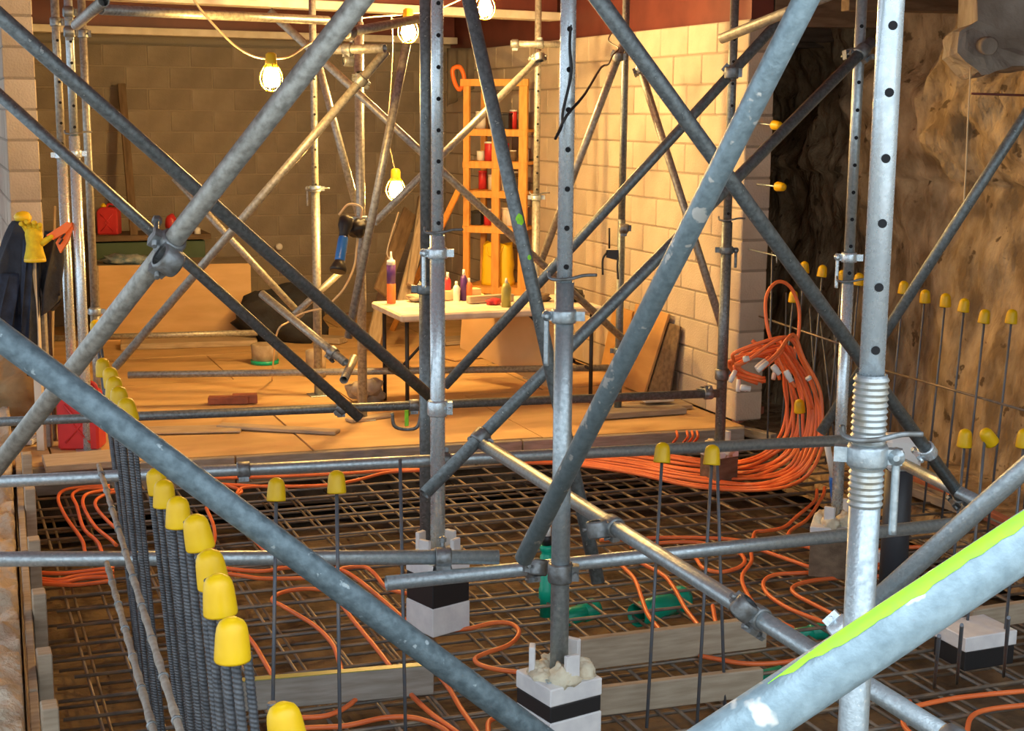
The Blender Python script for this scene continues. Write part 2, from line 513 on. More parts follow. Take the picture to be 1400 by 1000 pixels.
def beam(name, a, b, zb, label, depth=0.36, flange=0.19):
    d = V3((b.x - a.x, b.y - a.y, 0)); L = d.length; d.normalize(); nrm = Z3.cross(d)
    c = V3(((a.x + b.x) / 2, (a.y + b.y) / 2, zb))
    t = thing(name, label, 'steel beam', c)
    t['kind'] = 'structure'
    MB().box(c + Z3 * 0.032, L, flange, 0.064, d, nrm, Z3).build('bottom_flange', 'white_paint', t, bevel=0.004)
    MB().box(c + Z3 * (0.064 + depth / 2), L, 0.03, depth, d, nrm, Z3).build('web', 'red_oxide', t)
    MB().box(c + Z3 * (0.064 + depth + 0.01), L, flange, 0.02, d, nrm, Z3).build('top_flange', 'red_oxide', t)
    return t
beam('steel_beam', V3((0.2, 13.25, 0)), V3((4.83, 13.55, 0)), 2.66, 'dark red steel beam with pale lower flange above the back wall')
beam('steel_beam', V3((0.6, 10.35, 0)), V3((4.80, 10.98, 0)), 2.745, 'nearer dark red steel beam with pale flange, upper middle of photo', 0.33)

def board(name, p0, p1, w, h, material, parent=None, up=None, label=None, cat=None, group=None, bevel=0.004, kind=None):
    """straight board from p0 to p1 (centre line), w across, h along up"""
    d = p1 - p0; L = d.length; d = d.normalized()
    up = up or Z3
    y = up.cross(d)
    if y.length < 1e-4: y = X3.cross(d)
    y.normalize(); z = d.cross(y)
    o = MB().box((p0 + p1) / 2, L, w, h, d, y, z).build(name, material, parent, None if parent else (p0 + p1) / 2, bevel)
    # board material runs along its own x axis: rotate data frame
    if parent is None:
        R = Matrix((d, y, z)).transposed()
        o.data.transform(R.to_4x4().inverted()); o.rotation_euler = R.to_euler()
        tag(o, label, cat, group, kind)
    return o

JL = ['old brown ceiling joist nearest the concrete lump', 'second old brown ceiling joist beyond the concrete lump',
      'third old brown ceiling joist above the dark hollow', 'fourth old brown ceiling joist above the dark hollow',
      'farthest old brown ceiling joist over the dark hollow']
for i, v in enumerate((7.3, 8.1, 9.0, 9.9, 10.8)):
    board('ceiling_joist', V3((5.05, v, 2.72 - 0.05 * i)), V3((7.2, v - 0.25, 2.74 - 0.05 * i)), 0.10, 0.22, 'timber_old', label=JL[i], cat='joist', group='old joists over the earth face')
board('ceiling_plank', V3((5.05, 9.6, 2.52)), V3((6.9, 8.9, 2.50)), 0.25, 0.04, 'timber_old', label='wide brown plank under the old joists beside the earth face', cat='plank')

# --- broken old footing hanging at the upper right
def lump():
    a = [(1338, -190), (1337, 28), (1310, 42), (1309, 72), (1328, 88), (1342, 101), (1362, 98), (1390, 90), (1480, 86), (1480, -190)]
    pts = [P(x, y, 6.9) for x, y in a]
    back = V3((0.5, 0.75, 0.0))
    m = MB().prism(pts, back)
    o = m.build('old_footing', 'old_concrete', origin=pts[3])
    bm = bmesh.new(); bm.from_mesh(o.data)
    bmesh.ops.triangulate(bm, faces=bm.faces[:])
    bmesh.ops.subdivide_edges(bm, edges=bm.edges[:], cuts=4, use_grid_fill=True)
    bmesh.ops.recalc_face_normals(bm, faces=bm.faces[:])
    for v in bm.verts:
        v.co += v.normal * (0.025 * noise.noise(v.co * 7) + 0.018 * noise.noise(v.co * 19))
    bm.to_mesh(o.data); bm.free()
    tag(o, 'broken lump of old concrete footing hanging at upper right', 'footing')
    s = P(1347, 62, 6.85)
    MB().lathe(s, V3((-0.3, -0.9, -0.1)), [(-0.02, 0.04), (0.05, 0.045), (0.06, 0.038)], 12).build('stone', 'old_concrete', o)
lump()

# ================================================================== STEEL MAT IN THE PIT
def bar_mesh(name, L, r, material, n=6):
    o = MB().cyl(V3((-L / 2, 0, 0)), V3((L / 2, 0, 0)), r, n=n).build(name, material)
    d = o.data; bpy.data.objects.remove(o); return d

mat_root = thing('reinforcing_mat', 'rusty steel reinforcing bar mat covering the pit', 'rebar mat', (2.6, 5.8, -0.15))
bl_u = bar_mesh('bar_u', 4.75, 0.0072, 'rebar_rust'); bl_v = bar_mesh('bar_v', 5.3, 0.0072, 'rebar_rust')
def mat_bar(d, u, v, z, ang):
    o = bpy.data.objects.new('bar', d); COL.objects.link(o); o.parent = mat_root
    o.location = V3((u, v, z)) - mat_root.location
    o.rotation_euler = (0, random.uniform(-0.003, 0.003), ang + random.uniform(-0.008, 0.008))
for k in range(27):
    mat_bar(bl_u, 2.72 + random.uniform(-.05, .05), 2.95 + 0.19 * k + random.uniform(-.02, .02), -0.118, -0.05)
    mat_bar(bl_u, 2.70 + random.uniform(-.05, .05), 3.05 + 0.19 * k + random.uniform(-.02, .02), -0.275, -0.05)
for k in range(24):
    mat_bar(bl_v, 0.42 + 0.197 * k + random.uniform(-.02, .02), 5.55 + random.uniform(-.04, .04), -0.133, math.pi / 2)
    mat_bar(bl_v, 0.50 + 0.197 * k + random.uniform(-.02, .02), 5.5 + random.uniform(-.04, .04), -0.262, math.pi / 2)

# formwork along the soil bank
fw = thing('bank_formwork', 'row of weathered boards and stakes holding back the sandy bank', 'formwork', (0.2, 5.5, -0.2))
for i, (v0, v1, h) in enumerate(((3.2, 4.75, 0.26), (4.77, 6.2, 0.22), (6.22, 7.5, 0.25), (7.52, 8.4, 0.24))):
    board('form_board', V3((bank_u(v0) + 0.025, v0, 0.09 - h / 2)), V3((bank_u(v1) + 0.025, v1, 0.09 - h / 2)), 0.03, h, 'timber', fw)
for v, zt in ((4.35, 0.20), (4.95, 0.15), (5.55, 0.17), (6.35, 0.15), (7.1, 0.19), (7.8, 0.2)):
    board('stake', V3((bank_u(v) + 0.065, v, -0.50)), V3((bank_u(v) + 0.068, v + 0.01, zt)), 0.05, 0.085, 'timber', fw, up=Y3)

# closing courses above and behind the block walls
struct(MB().box(V3((2.6, 14.05, 1.55)), 6.4, 0.3, 3.3).build('wall_back_core', 'mortar'))
struct(MB().box(V3((4.95, 10.9, 2.85)), 0.16, 5.7, 0.5).build('wall_right_head', 'red_oxide'))

# ================================================================== SCAFFOLD
TUBES = {}
EXTEND = {'T1': (0.5, 1.1), 'T2': (0.9, 0.8), 'D1': (0.9, 0.8), 'D2': (0.8, 0), 'D3': (0.8, 0), 'D7': (0.6, 0), 'D8': (1.0, 0), 'D9': (0.8, 0), 'D12': (0, 0.45),
          'D13': (1.0, 0), 'D14': (0.9, 0), 'H1': (0.9, 0), 'H3': (0.9, 0), 'H4': (0.8, 0), 'H11': (0, 0.7)}
def tube(key, a, b, material, label, r=0.02415, name='scaffold_tube', group='scaffold tubes'):
    p0, p1 = P(*a), P(*b)
    e0, e1 = EXTEND.get(key, (0, 0))             # how far the tube runs on outside the photograph
    dd = (p1 - p0).normalized()
    p0, p1 = p0 - dd * e0, p1 + dd * e1
    TUBES[key] = (p0, p1)
    low = p0 if p0.z < p1.z else p1
    o = MB().pipe(p0, p1, r).build(name, material, origin=low)
    tag(o, label, 'scaffold tube', group)
    return o

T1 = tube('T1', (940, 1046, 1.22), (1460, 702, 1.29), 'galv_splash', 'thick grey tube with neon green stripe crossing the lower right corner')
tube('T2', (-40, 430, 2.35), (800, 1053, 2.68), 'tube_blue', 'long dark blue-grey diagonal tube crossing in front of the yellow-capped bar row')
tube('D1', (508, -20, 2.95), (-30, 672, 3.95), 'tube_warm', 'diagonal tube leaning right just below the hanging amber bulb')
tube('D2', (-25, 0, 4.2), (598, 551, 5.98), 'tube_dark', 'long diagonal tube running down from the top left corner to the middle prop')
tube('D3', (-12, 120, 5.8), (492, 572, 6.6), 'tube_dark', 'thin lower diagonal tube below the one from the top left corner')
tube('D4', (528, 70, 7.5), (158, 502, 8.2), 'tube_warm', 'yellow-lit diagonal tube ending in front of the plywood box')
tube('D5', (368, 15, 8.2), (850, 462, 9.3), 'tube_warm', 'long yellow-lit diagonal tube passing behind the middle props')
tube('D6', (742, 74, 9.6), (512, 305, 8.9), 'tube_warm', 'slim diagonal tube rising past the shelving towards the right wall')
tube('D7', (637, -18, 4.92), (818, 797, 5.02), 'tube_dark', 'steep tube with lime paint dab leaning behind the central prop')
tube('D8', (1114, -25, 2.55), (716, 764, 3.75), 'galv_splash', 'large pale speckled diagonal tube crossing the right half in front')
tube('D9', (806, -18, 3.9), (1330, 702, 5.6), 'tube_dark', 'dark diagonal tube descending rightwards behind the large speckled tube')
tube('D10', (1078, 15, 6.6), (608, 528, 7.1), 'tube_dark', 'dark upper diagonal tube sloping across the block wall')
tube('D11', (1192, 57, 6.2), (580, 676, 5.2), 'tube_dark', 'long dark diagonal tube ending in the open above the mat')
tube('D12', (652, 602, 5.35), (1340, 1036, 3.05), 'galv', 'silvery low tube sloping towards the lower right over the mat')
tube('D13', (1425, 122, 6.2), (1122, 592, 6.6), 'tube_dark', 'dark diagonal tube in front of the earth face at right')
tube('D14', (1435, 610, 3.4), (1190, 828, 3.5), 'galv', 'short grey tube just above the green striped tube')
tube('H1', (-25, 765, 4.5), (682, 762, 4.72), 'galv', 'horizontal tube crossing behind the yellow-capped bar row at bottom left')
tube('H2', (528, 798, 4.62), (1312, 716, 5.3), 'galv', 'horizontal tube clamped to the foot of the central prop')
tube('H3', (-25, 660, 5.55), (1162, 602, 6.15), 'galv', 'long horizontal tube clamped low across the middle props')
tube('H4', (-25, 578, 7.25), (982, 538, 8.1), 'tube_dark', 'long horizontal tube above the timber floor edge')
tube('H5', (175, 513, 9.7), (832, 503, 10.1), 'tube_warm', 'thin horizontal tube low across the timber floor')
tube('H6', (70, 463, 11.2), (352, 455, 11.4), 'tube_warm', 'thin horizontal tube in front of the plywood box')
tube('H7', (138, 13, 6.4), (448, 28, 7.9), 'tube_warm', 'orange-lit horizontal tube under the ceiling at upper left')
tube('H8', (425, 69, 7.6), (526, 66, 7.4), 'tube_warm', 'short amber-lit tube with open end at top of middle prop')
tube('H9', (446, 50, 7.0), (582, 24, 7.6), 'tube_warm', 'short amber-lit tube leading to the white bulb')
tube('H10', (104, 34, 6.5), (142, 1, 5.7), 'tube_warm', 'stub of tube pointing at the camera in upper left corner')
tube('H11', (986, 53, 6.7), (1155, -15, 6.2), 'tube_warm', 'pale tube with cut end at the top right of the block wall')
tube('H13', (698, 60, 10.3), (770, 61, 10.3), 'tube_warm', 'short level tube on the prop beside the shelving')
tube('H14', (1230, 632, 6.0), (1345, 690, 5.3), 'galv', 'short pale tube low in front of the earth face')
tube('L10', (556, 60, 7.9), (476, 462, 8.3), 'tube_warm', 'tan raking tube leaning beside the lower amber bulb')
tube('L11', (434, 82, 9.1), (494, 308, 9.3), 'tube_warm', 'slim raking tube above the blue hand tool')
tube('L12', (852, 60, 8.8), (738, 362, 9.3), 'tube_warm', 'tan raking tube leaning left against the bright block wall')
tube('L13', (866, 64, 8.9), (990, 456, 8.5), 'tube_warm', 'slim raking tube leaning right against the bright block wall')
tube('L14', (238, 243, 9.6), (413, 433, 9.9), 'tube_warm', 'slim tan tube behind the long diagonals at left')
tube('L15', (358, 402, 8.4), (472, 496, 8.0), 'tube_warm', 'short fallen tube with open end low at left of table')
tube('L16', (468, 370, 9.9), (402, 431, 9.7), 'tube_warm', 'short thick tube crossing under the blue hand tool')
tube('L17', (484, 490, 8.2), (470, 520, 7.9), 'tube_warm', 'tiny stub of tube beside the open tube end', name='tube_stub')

# neon paint and a lime dab
def surface_strip(o, key, t0, t1, a0, a1, r, material, name, steps=60, seed=0.0, jag=0.25):
    p0, p1 = TUBES[key]
    d = (p1 - p0).normalized()
    x = (CAM - (p0 + p1) / 2); x = (x - d * x.dot(d)).normalized(); y = d.cross(x)
    if y.z < 0: y = -y
    m = MB(); L = (p1 - p0).length; rows = []
    for i in range(steps + 1):
        t = t0 + (t1 - t0) * i / steps
        w = jag * noise.noise(V3((i * 0.35, seed, 0)))
        taper = min(1.0, 4.0 * min(i, steps - i) / steps + 0.05)
        am = (a0 + a1) / 2; hw = (a1 - a0) / 2
        row = []
        for k in range(5):
            a = am + hw * (-1 + 2 * k / 4) * taper + (w * (a1 - a0) if k < 2 else 0)
            m.v.append(p0 + d * (t * L) + (x * math.cos(a) + y * math.sin(a)) * r)
            row.append(len(m.v) - 1)
        rows.append(row)
    for i in range(steps):
        for k in range(4):
            m.face((rows[i][k], rows[i][k + 1], rows[i + 1][k + 1], rows[i + 1][k]), True)
    return m.build(name, material, o)
surface_strip(T1, 'T1', 0.295, 0.47, 0.50, 1.30, 0.02435, 'neon', 'paint_stripe', seed=1.0)
D7o = [o for o in COL.objects if o.get('label', '').startswith('steep tube with lime')][0]
surface_strip(D7o, 'D7', 0.514, 0.530, -0.2, 0.9, 0.0244, 'neon', 'paint_dab', steps=10, seed=3.0)
surface_strip(D7o, 'D7', 0.568, 0.575, 0.2, 0.8, 0.0244, 'neon', 'paint_dab', steps=8, seed=5.0)

# ------------------------------------------------------------------ couplers
CN = [0]
def coupler(p, d1, label, d2=None, side=None, r=0.02415, bolt=0.05, group='scaffold couplers', material='coupler'):
    """right-angle or swivel coupler: a hinged ring on each tube, a body between them, eye bolts with nuts"""
    d1 = d1.normalized()
    side = side or (CAM - p)
    side = (side - d1 * side.dot(d1)).normalized()
    t = thing('scaffold_coupler', label, 'coupler', p, group)
    s = r / 0.02415
    def band(c, d, tag_name, open_dir):
        m = MB()
        m.lathe(c - d * 0.026 * s, d, [(0, r + 0.001), (0, r + 0.006 * s), (0.006 * s, r + 0.009 * s), (0.046 * s, r + 0.009 * s), (0.052 * s, r + 0.006 * s), (0.052 * s, r + 0.001)], 18, caps=False)
        e = open_dir
        m.box(c + e * (r + 0.014 * s), 0.040 * s, 0.026 * s, 0.020 * s, d, d.cross(e).normalized(), e)
        m.build(tag_name, material, t)
        q = c + e * (r + 0.014 * s)
        ax = d.cross(e).normalized()
        b = MB().cyl(q - ax * 0.030 * s, q + ax * bolt * s, 0.0065 * s, n=8).build('eye_bolt', material, t)
        MB().lathe(q + ax * (bolt - 0.018) * s, ax, [(0, 0.0125 * s), (0.014 * s, 0.0125 * s)], 6, smooth=False).build('nut', material, b)
    band(p, d1, 'ring', d1.cross(side).normalized())
    if d2 is not None:
        d2 = d2.normalized()
        c2 = p + side * 0.056 * s
        d2 = (d2 - side * d2.dot(side)).normalized()
        MB().box(p + side * 0.028 * s, 0.045 * s, 0.045 * s, 0.022 * s, d1, side.cross(d1).normalized(), side).build('body', material, t)
        band(c2, d2, 'ring', d2.cross(side).normalized())
    return t

def tdir(k):
    return TUBES[k][1] - TUBES[k][0]
def near(k, px):
    """point of a tube that reads at column px"""
    p0, p1 = TUBES[k]
    lo, hi = 0.0, 1.0
    f = lambda t: (lambda q: 700 + FPX * q.dot(RGT) / q.dot(FWD))(p0 + (p1 - p0) * t - CAM) - px
    s = 1 if f(1) > f(0) else -1
    for _ in range(40):
        m = (lo + hi) / 2
        if f(m) * s > 0: hi = m
        else: lo = m
    return p0 + (p1 - p0) * lo

coupler(near('D1', 232), tdir('D1'), 'coupler with dangling bolt on the diagonal tube below the amber bulb', tdir('D3'), side=P(262, 360, 3.2) - near('D1', 232), bolt=0.075)
coupler(near('H3', 607), tdir('H3'), 'coupler joining the long low tube to the middle prop foot', Z3, side=P(600, 640, 6.2) - near('H3', 607))
coupler(near('H3', 333), tdir('H3'), 'coupler alone on the long low tube near orange pipes at left', bolt=0.06)
coupler(near('D11', 657), tdir('D11'), 'coupler where the silvery low tube meets the long dark diagonal', tdir('D12'), side=-CAM + near('D11', 657))
coupler(near('H1', 606), tdir('H1'), 'double coupler tying the two horizontal tubes together at bottom middle', tdir('H2'), side=-Z3, bolt=0.06)
coupler(near('H2', 728), tdir('H2'), 'coupler at the lower end of the large speckled tube', tdir('D8'), bolt=0.06)
coupler(near('D12', 838), tdir('D12'), 'coupler at the upper end of the bright stretch of silvery low tube', tdir('D7'), side=V3((-0.5, 0.6, 0)), bolt=0.06)
coupler(near('D12', 1036), tdir('D12'), 'big coupler facing the camera on the silvery low tube', tdir('D14'), bolt=0.055)
coupler(P(1152, 862, 3.45), tdir('D14'), 'shiny coupler beside the shaft of the nearest prop', bolt=0.07, material='galv_bright')
coupler(near('D12', 1305), tdir('D12'), 'coupler at the lower right end of the silvery low tube', bolt=0.06)
coupler(near('H4', 466), tdir('H4'), 'coupler where the thin diagonal tube lands on the horizontal tube', tdir('D3'), bolt=0.06)
coupler(near('H4', 968), tdir('H4'), 'coupler fixing the horizontal tube to the prop at the wall end', Z3, side=V3((0, 1, 0)))
coupler(near('H4', 566), tdir('H4'), 'coupler beside the yellow spirit level vial under the table', bolt=0.06)
coupler(near('D9', 1268), tdir('D9'), 'pale coupler on the dark diagonal beside the white pipe collar', bolt=0.05, material='galv_bright')
coupler(near('D9', 1316), tdir('D9'), 'coupler at the lower right end of the dark diagonal', tdir('H14'), bolt=0.05)
coupler(near('D11', 1178), tdir('D11'), 'coupler joining the long dark diagonal to the prop before the hollow', Z3, side=V3((0.2, 1, 0)))
coupler(near('H9', 478), tdir('H9'), 'amber-lit coupler on the tube leading to the white bulb', Z3, side=V3((0, 1, 0)), bolt=0.06)
coupler(near('H8', 476), tdir('H8'), 'coupler on the short amber-lit tube with open end', tdir('D5'), side=-Z3)
coupler(near('D4', 494), tdir('D4'), 'coupler joining the yellow-lit diagonal to the middle rear prop', Z3, side=V3((0, 1, 0)))
coupler(near('L12', 846), tdir('L12'), 'coupler at the top of the tan raking tube by block wall', Z3, bolt=0.06)
coupler(near('L13', 876), tdir('L13'), 'coupler at the top of the right-leaning raking tube by block wall', bolt=0.07)
coupler(near('H13', 738), tdir('H13'), 'coupler on the level tube beside the shelving', Z3, side=V3((0, 1, 0)))
coupler(near('H13', 704), tdir('H13'), 'coupler at the free left end of the level tube beside shelving', bolt=0.06)
coupler(near('D6', 733), tdir('D6'), 'coupler where the slim diagonal meets the prop beside the shelving', Z3)
coupler(near('D10', 1000), tdir('D10'), 'dark coupler on the upper diagonal at the end of block wall', Z3, bolt=0.07)
coupler(near('L15', 455), tdir('L15'), 'coupler near the open end of the fallen tube', bolt=0.06)
coupler(P(853, 312, 9.3), Z3, 'coupler halfway up the thin prop at the block wall', V3((1, 0, 0)), bolt=0.06)

# ------------------------------------------------------------------ adjustable steel props
def prop(px, py, depth, label, sleeve_py, collar_py, base_z, top_z=2.95, r_in=0.02415, r_out=0.0302, mi='galv', mo='galv',
         handle=None, pin=True, holes=True, thread=None, base=True, lean=(0, 0)):
    p = P(px, py, depth)
    xy = V3((p.x, p.y, 0))
    zs, zc = z_at(p, sleeve_py), z_at(p, collar_py)
    t = thing('steel_prop', label, 'prop', xy + Z3 * base_z, 'adjustable steel props')
    inner = MB().pipe(xy + Z3 * (zs - 0.10), xy + Z3 * top_z, r_in, n=24).build('inner_tube', mi, t)
    MB().pipe(xy + Z3 * base_z, xy + Z3 * zs, r_out, n=24).build('outer_tube', mo, t)
    if holes:
        f = V3((-p.x, -p.y, 0)).normalized()
        f = (Matrix.Rotation(math.radians(12), 3, 'Z') @ f)
        hm = None
        z = zs + 0.05
        while z < min(top_z, 2.5):
            if hm is None:
                ho = MB().lathe(xy + Z3 * z + f * (r_in - 0.004), f, [(0, 0.0085), (0.0045, 0.0085)], 14).build('pin_hole', 'hole_dark', inner)
                hm = ho; z0 = z
            else:
                copy_part(hm, inner, Z3 * (z - z0))
            z += 0.12
    if thread:
        za, zb = z_at(p, thread[0]), z_at(p, thread[1])
        m = MB(); prof = []
        n = max(6, int(abs(za - zb) / 0.006))
        for k in range(n + 1):
            prof.append((k * abs(za - zb) / n, r_out + (0.0042 if k % 2 else 0.0004)))
        m.lathe(xy + Z3 * min(za, zb), Z3, prof, 48, caps=False, smooth=False)
        m.build('thread', 'thread', t)
    # collar nut with lugs
    f = V3((-p.x, -p.y, 0)).normalized(); sd = Z3.cross(f)
    col = MB().lathe(xy + Z3 * (zc - 0.022), Z3, [(0, r_out + 0.001), (0, r_out + 0.007), (0.006, r_out + 0.010), (0.036, r_out + 0.010), (0.044, r_out + 0.006), (0.044, r_out + 0.001)], 24, caps=False)
    col.box(xy + sd * -(r_out + 0.018) + Z3 * zc, 0.03, 0.022, 0.03, sd, f, Z3)
    col.box(xy + sd * (r_out + 0.018) + Z3 * zc, 0.034, 0.022, 0.03, sd, f, Z3)
    cobj = col.build('collar_nut', mo if mo != 'tube_warm' else 'galv', t)
    if handle:
        s, L = handle
        hp = xy + sd * (-s) * (r_out + 0.024) + Z3 * zc
        MB().lathe(hp + f * -0.012, f, [(0, 0.016), (0.024, 0.016), (0.026, 0.006), (0.030, 0.006)], 16).build('hinge_boss', mo, cobj)
        MB().sweep(smooth_path([hp + Z3 * 0.005, hp - Z3 * 0.02, hp - Z3 * (L * 0.6), hp - Z3 * L]), 0.0085, 10).build('handle', mo, cobj)
    if pin:
        zp = zs + 0.012 if not thread else zc + 0.036
        q = xy + Z3 * zp
        R = r_out + 0.010
        pts = [q + sd * (-0.05) + f * 0.01 + Z3 * 0.02, q + sd * -0.045 + f * 0.025 + Z3 * 0.004, q + sd * -0.02 + f * R, q + sd * 0.02 + f * R + Z3 * 0.004, q + sd * 0.06 + f * 0.02 + Z3 * 0.012, q + sd * 0.10 + f * 0.005 + Z3 * 0.012]
        MB().sweep(smooth_path(pts, 5), 0.0055, 8).build('locking_pin', 'coupler', t)
    if base:
        MB().box(xy + Z3 * (base_z + 0.004), 0.14, 0.14, 0.008).build('base_plate', 'galv', t, bevel=0.002)
    return t, xy

PROPS = {}
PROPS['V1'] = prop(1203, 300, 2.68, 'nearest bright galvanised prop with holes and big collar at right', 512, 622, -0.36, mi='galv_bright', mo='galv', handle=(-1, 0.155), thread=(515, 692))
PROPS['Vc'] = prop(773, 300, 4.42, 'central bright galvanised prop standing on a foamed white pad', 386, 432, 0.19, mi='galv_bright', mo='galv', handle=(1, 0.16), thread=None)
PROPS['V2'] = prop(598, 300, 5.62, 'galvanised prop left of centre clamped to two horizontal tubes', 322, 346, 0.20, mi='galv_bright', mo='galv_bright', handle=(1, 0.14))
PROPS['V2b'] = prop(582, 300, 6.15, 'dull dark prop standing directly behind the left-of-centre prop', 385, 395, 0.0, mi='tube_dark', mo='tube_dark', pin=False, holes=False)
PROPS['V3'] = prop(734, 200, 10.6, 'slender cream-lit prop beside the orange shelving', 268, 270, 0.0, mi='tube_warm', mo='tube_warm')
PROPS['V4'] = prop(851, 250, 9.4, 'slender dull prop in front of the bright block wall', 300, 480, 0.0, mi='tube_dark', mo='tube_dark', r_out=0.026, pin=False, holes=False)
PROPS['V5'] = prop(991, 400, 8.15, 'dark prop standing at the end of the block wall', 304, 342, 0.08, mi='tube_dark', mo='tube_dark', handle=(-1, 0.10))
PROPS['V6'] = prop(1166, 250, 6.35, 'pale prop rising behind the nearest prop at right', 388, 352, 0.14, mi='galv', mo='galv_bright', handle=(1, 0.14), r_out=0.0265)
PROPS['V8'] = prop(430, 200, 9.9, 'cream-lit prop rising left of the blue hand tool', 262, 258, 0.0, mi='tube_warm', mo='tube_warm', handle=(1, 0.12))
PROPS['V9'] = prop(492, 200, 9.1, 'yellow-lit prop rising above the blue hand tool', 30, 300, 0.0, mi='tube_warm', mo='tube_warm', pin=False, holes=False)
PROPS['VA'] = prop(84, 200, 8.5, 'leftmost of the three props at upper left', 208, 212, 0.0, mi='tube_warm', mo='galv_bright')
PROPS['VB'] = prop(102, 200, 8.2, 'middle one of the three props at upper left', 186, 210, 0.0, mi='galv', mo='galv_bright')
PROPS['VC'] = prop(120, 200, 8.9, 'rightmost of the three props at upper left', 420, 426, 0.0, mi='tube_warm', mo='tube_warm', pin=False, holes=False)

def at_prop(k, py):
    q = PROPS[k][1]
    return V3((q.x, q.y, z_at(q, py)))
coupler(at_prop('V2', 558), Z3, 'pale coupler band halfway down the left-of-centre prop', r=0.0302, bolt=0.05, material='galv_bright')
coupler(at_prop('Vc', 783), Z3, 'coupler clamped round the foot of the central prop', r=0.0302, bolt=0.05)
coupler(at_prop('V5', 512), Z3, 'pale coupler on the dark prop beside the orange coil', r=0.0302, bolt=0.07)
coupler(at_prop('VB', 17), Z3, 'amber-lit coupler at the head of the middle left prop', V3((1, -.2, 0)), bolt=0.06)
coupler(at_prop('VB', 44), Z3, 'coupler below the tube stub in the upper left corner', V3((0.2, 1, 0)), bolt=0.06)
coupler(at_prop('VC', 46), Z3, 'right coupler at the head of the left group of props', bolt=0.07)
coupler(at_prop('VA', 30), Z3, 'coupler at the head of the leftmost prop', bolt=0.07)
# ------------------------------------------------------------------ foamed pads under props
def pad(xy, z0, z1, w, label, rot=0.35, upstands=4, seed=1.0, blobs=7, fb=0.06, under='black_plastic', bb=0.055):
    t = thing('prop_pad', label, 'pad', xy + Z3 * z0, 'white pads under the props')
    x = V3((math.cos(rot), math.sin(rot), 0)); y = V3((-math.sin(rot), math.cos(rot), 0))
    h = z1 - z0
    MB().box(xy + Z3 * (z1 - fb - bb / 2), w * 0.98, w * 0.98, bb, x, y, Z3).build('packing', under, t, bevel=0.004)
    if h - fb - bb > 0.01:
        MB().box(xy + Z3 * (z0 + (h - fb - bb) / 2), w, w, h - fb - bb, x, y, Z3).build('foam_board', 'foam_board', t, bevel=0.004)
    MB().box(xy + Z3 * (z1 - fb / 2), w, w, fb, x, y, Z3).build('foam_board', 'foam_board', t, bevel=0.004)
    rnd = random.Random(seed)
    for k in range(blobs):
        a = 2 * math.pi * k / blobs + rnd.uniform(-.3, .3)
        R = rnd.uniform(0.055, 0.082)
        c = xy + V3((math.cos(a) * R, math.sin(a) * R, z1 + rnd.uniform(0.0, 0.02)))
        MB().blob(c, rnd.uniform(.035, .05), rnd.uniform(.035, .05), rnd.uniform(.025, .045), 0.5, 2.4, seed + k).build('spray_foam', 'spray_foam', t)
    for k in range(upstands):
        a = 2 * math.pi * k / upstands + 0.6
        c = xy + V3((math.cos(a) * 0.088, math.sin(a) * 0.088, z1 + 0.045))
        MB().box(c, 0.05, 0.02, 0.10, V3((-math.sin(a), math.cos(a), 0)), V3((math.cos(a), math.sin(a), 0.1)).normalized(), Z3).build('upstand', 'foam_board', t, bevel=0.003)
    return t
pad(PROPS['Vc'][1], -0.10, 0.19, 0.205, 'white block pad with spray foam under the central prop', 0.19, 3, 1.0, 9)
pad(PROPS['V2'][1], -0.10, 0.20, 0.19, 'white pad under the left-of-centre prop behind horizontal tubes', 0.3, 4, 2.0, 3, 0.06, 'black_plastic', 0.12)
pad(PROPS['V6'][1], -0.10, 0.14, 0.22, 'white pad with foam under the pale prop at right', 0.9, 2, 3.0, 5, 0.05, 'timber_old', 0.19)
pad(PROPS['V5'][1], -0.10, 0.08, 0.16, 'flat white pad under the dark prop at the wall end', 0.2, 1, 4.0, 4, 0.035, 'timber_old', 0.145)

# ================================================================== STARTER BARS
def data_of(o):
    d = o.data; bpy.data.objects.remove(o); return d

def ribbed(L, r, pitch=0.0098, n=8, material='rebar_blue'):
    """bar hanging down from z = 0, oblique ribs"""
    m = MB(); prev = None; k = 0
    z = 0.0
    rows = []
    while z < L:
        for dz, rr in ((0, r), (0.0018, r + 0.0010), (0.0042, r + 0.0010), (0.006, r)):
            rows.append((z + dz, rr))
        z += pitch
    for h, rr in rows:
        i0 = len(m.v)
        for q in range(n):
            a = 2 * math.pi * q / n
            m.v.append(V3((rr * math.cos(a), rr * math.sin(a), -h - 0.003 * math.cos(a) * (1 if 0.01 < h < L - 0.02 else 0))))
        cur = list(range(i0, i0 + n))
        if prev: m.bridge(cur, prev)
        else: m.face(cur)
        prev = cur
    m.face(prev[::-1])
    return data_of(m.build('ribbed_bar', material))

def cap_data(s=1.0):
    m = MB().lathe(V3((0, 0, -0.058 * s)), Z3, [(0.004 * s, 0.024 * s), (0.0, 0.0295 * s), (0.004 * s, 0.0305 * s), (0.020 * s, 0.0295 * s), (0.044 * s, 0.0275 * s), (0.057 * s, 0.0252 * s),
               (0.066 * s, 0.0205 * s), (0.0705 * s, 0.0135 * s), (0.0715 * s, 0.0105 * s), (0.0730 * s, 0.0095 * s), (0.0735 * s, 0.004 * s)], 20)
    return data_of(m.build('bar_cap', 'cap_yellow'))

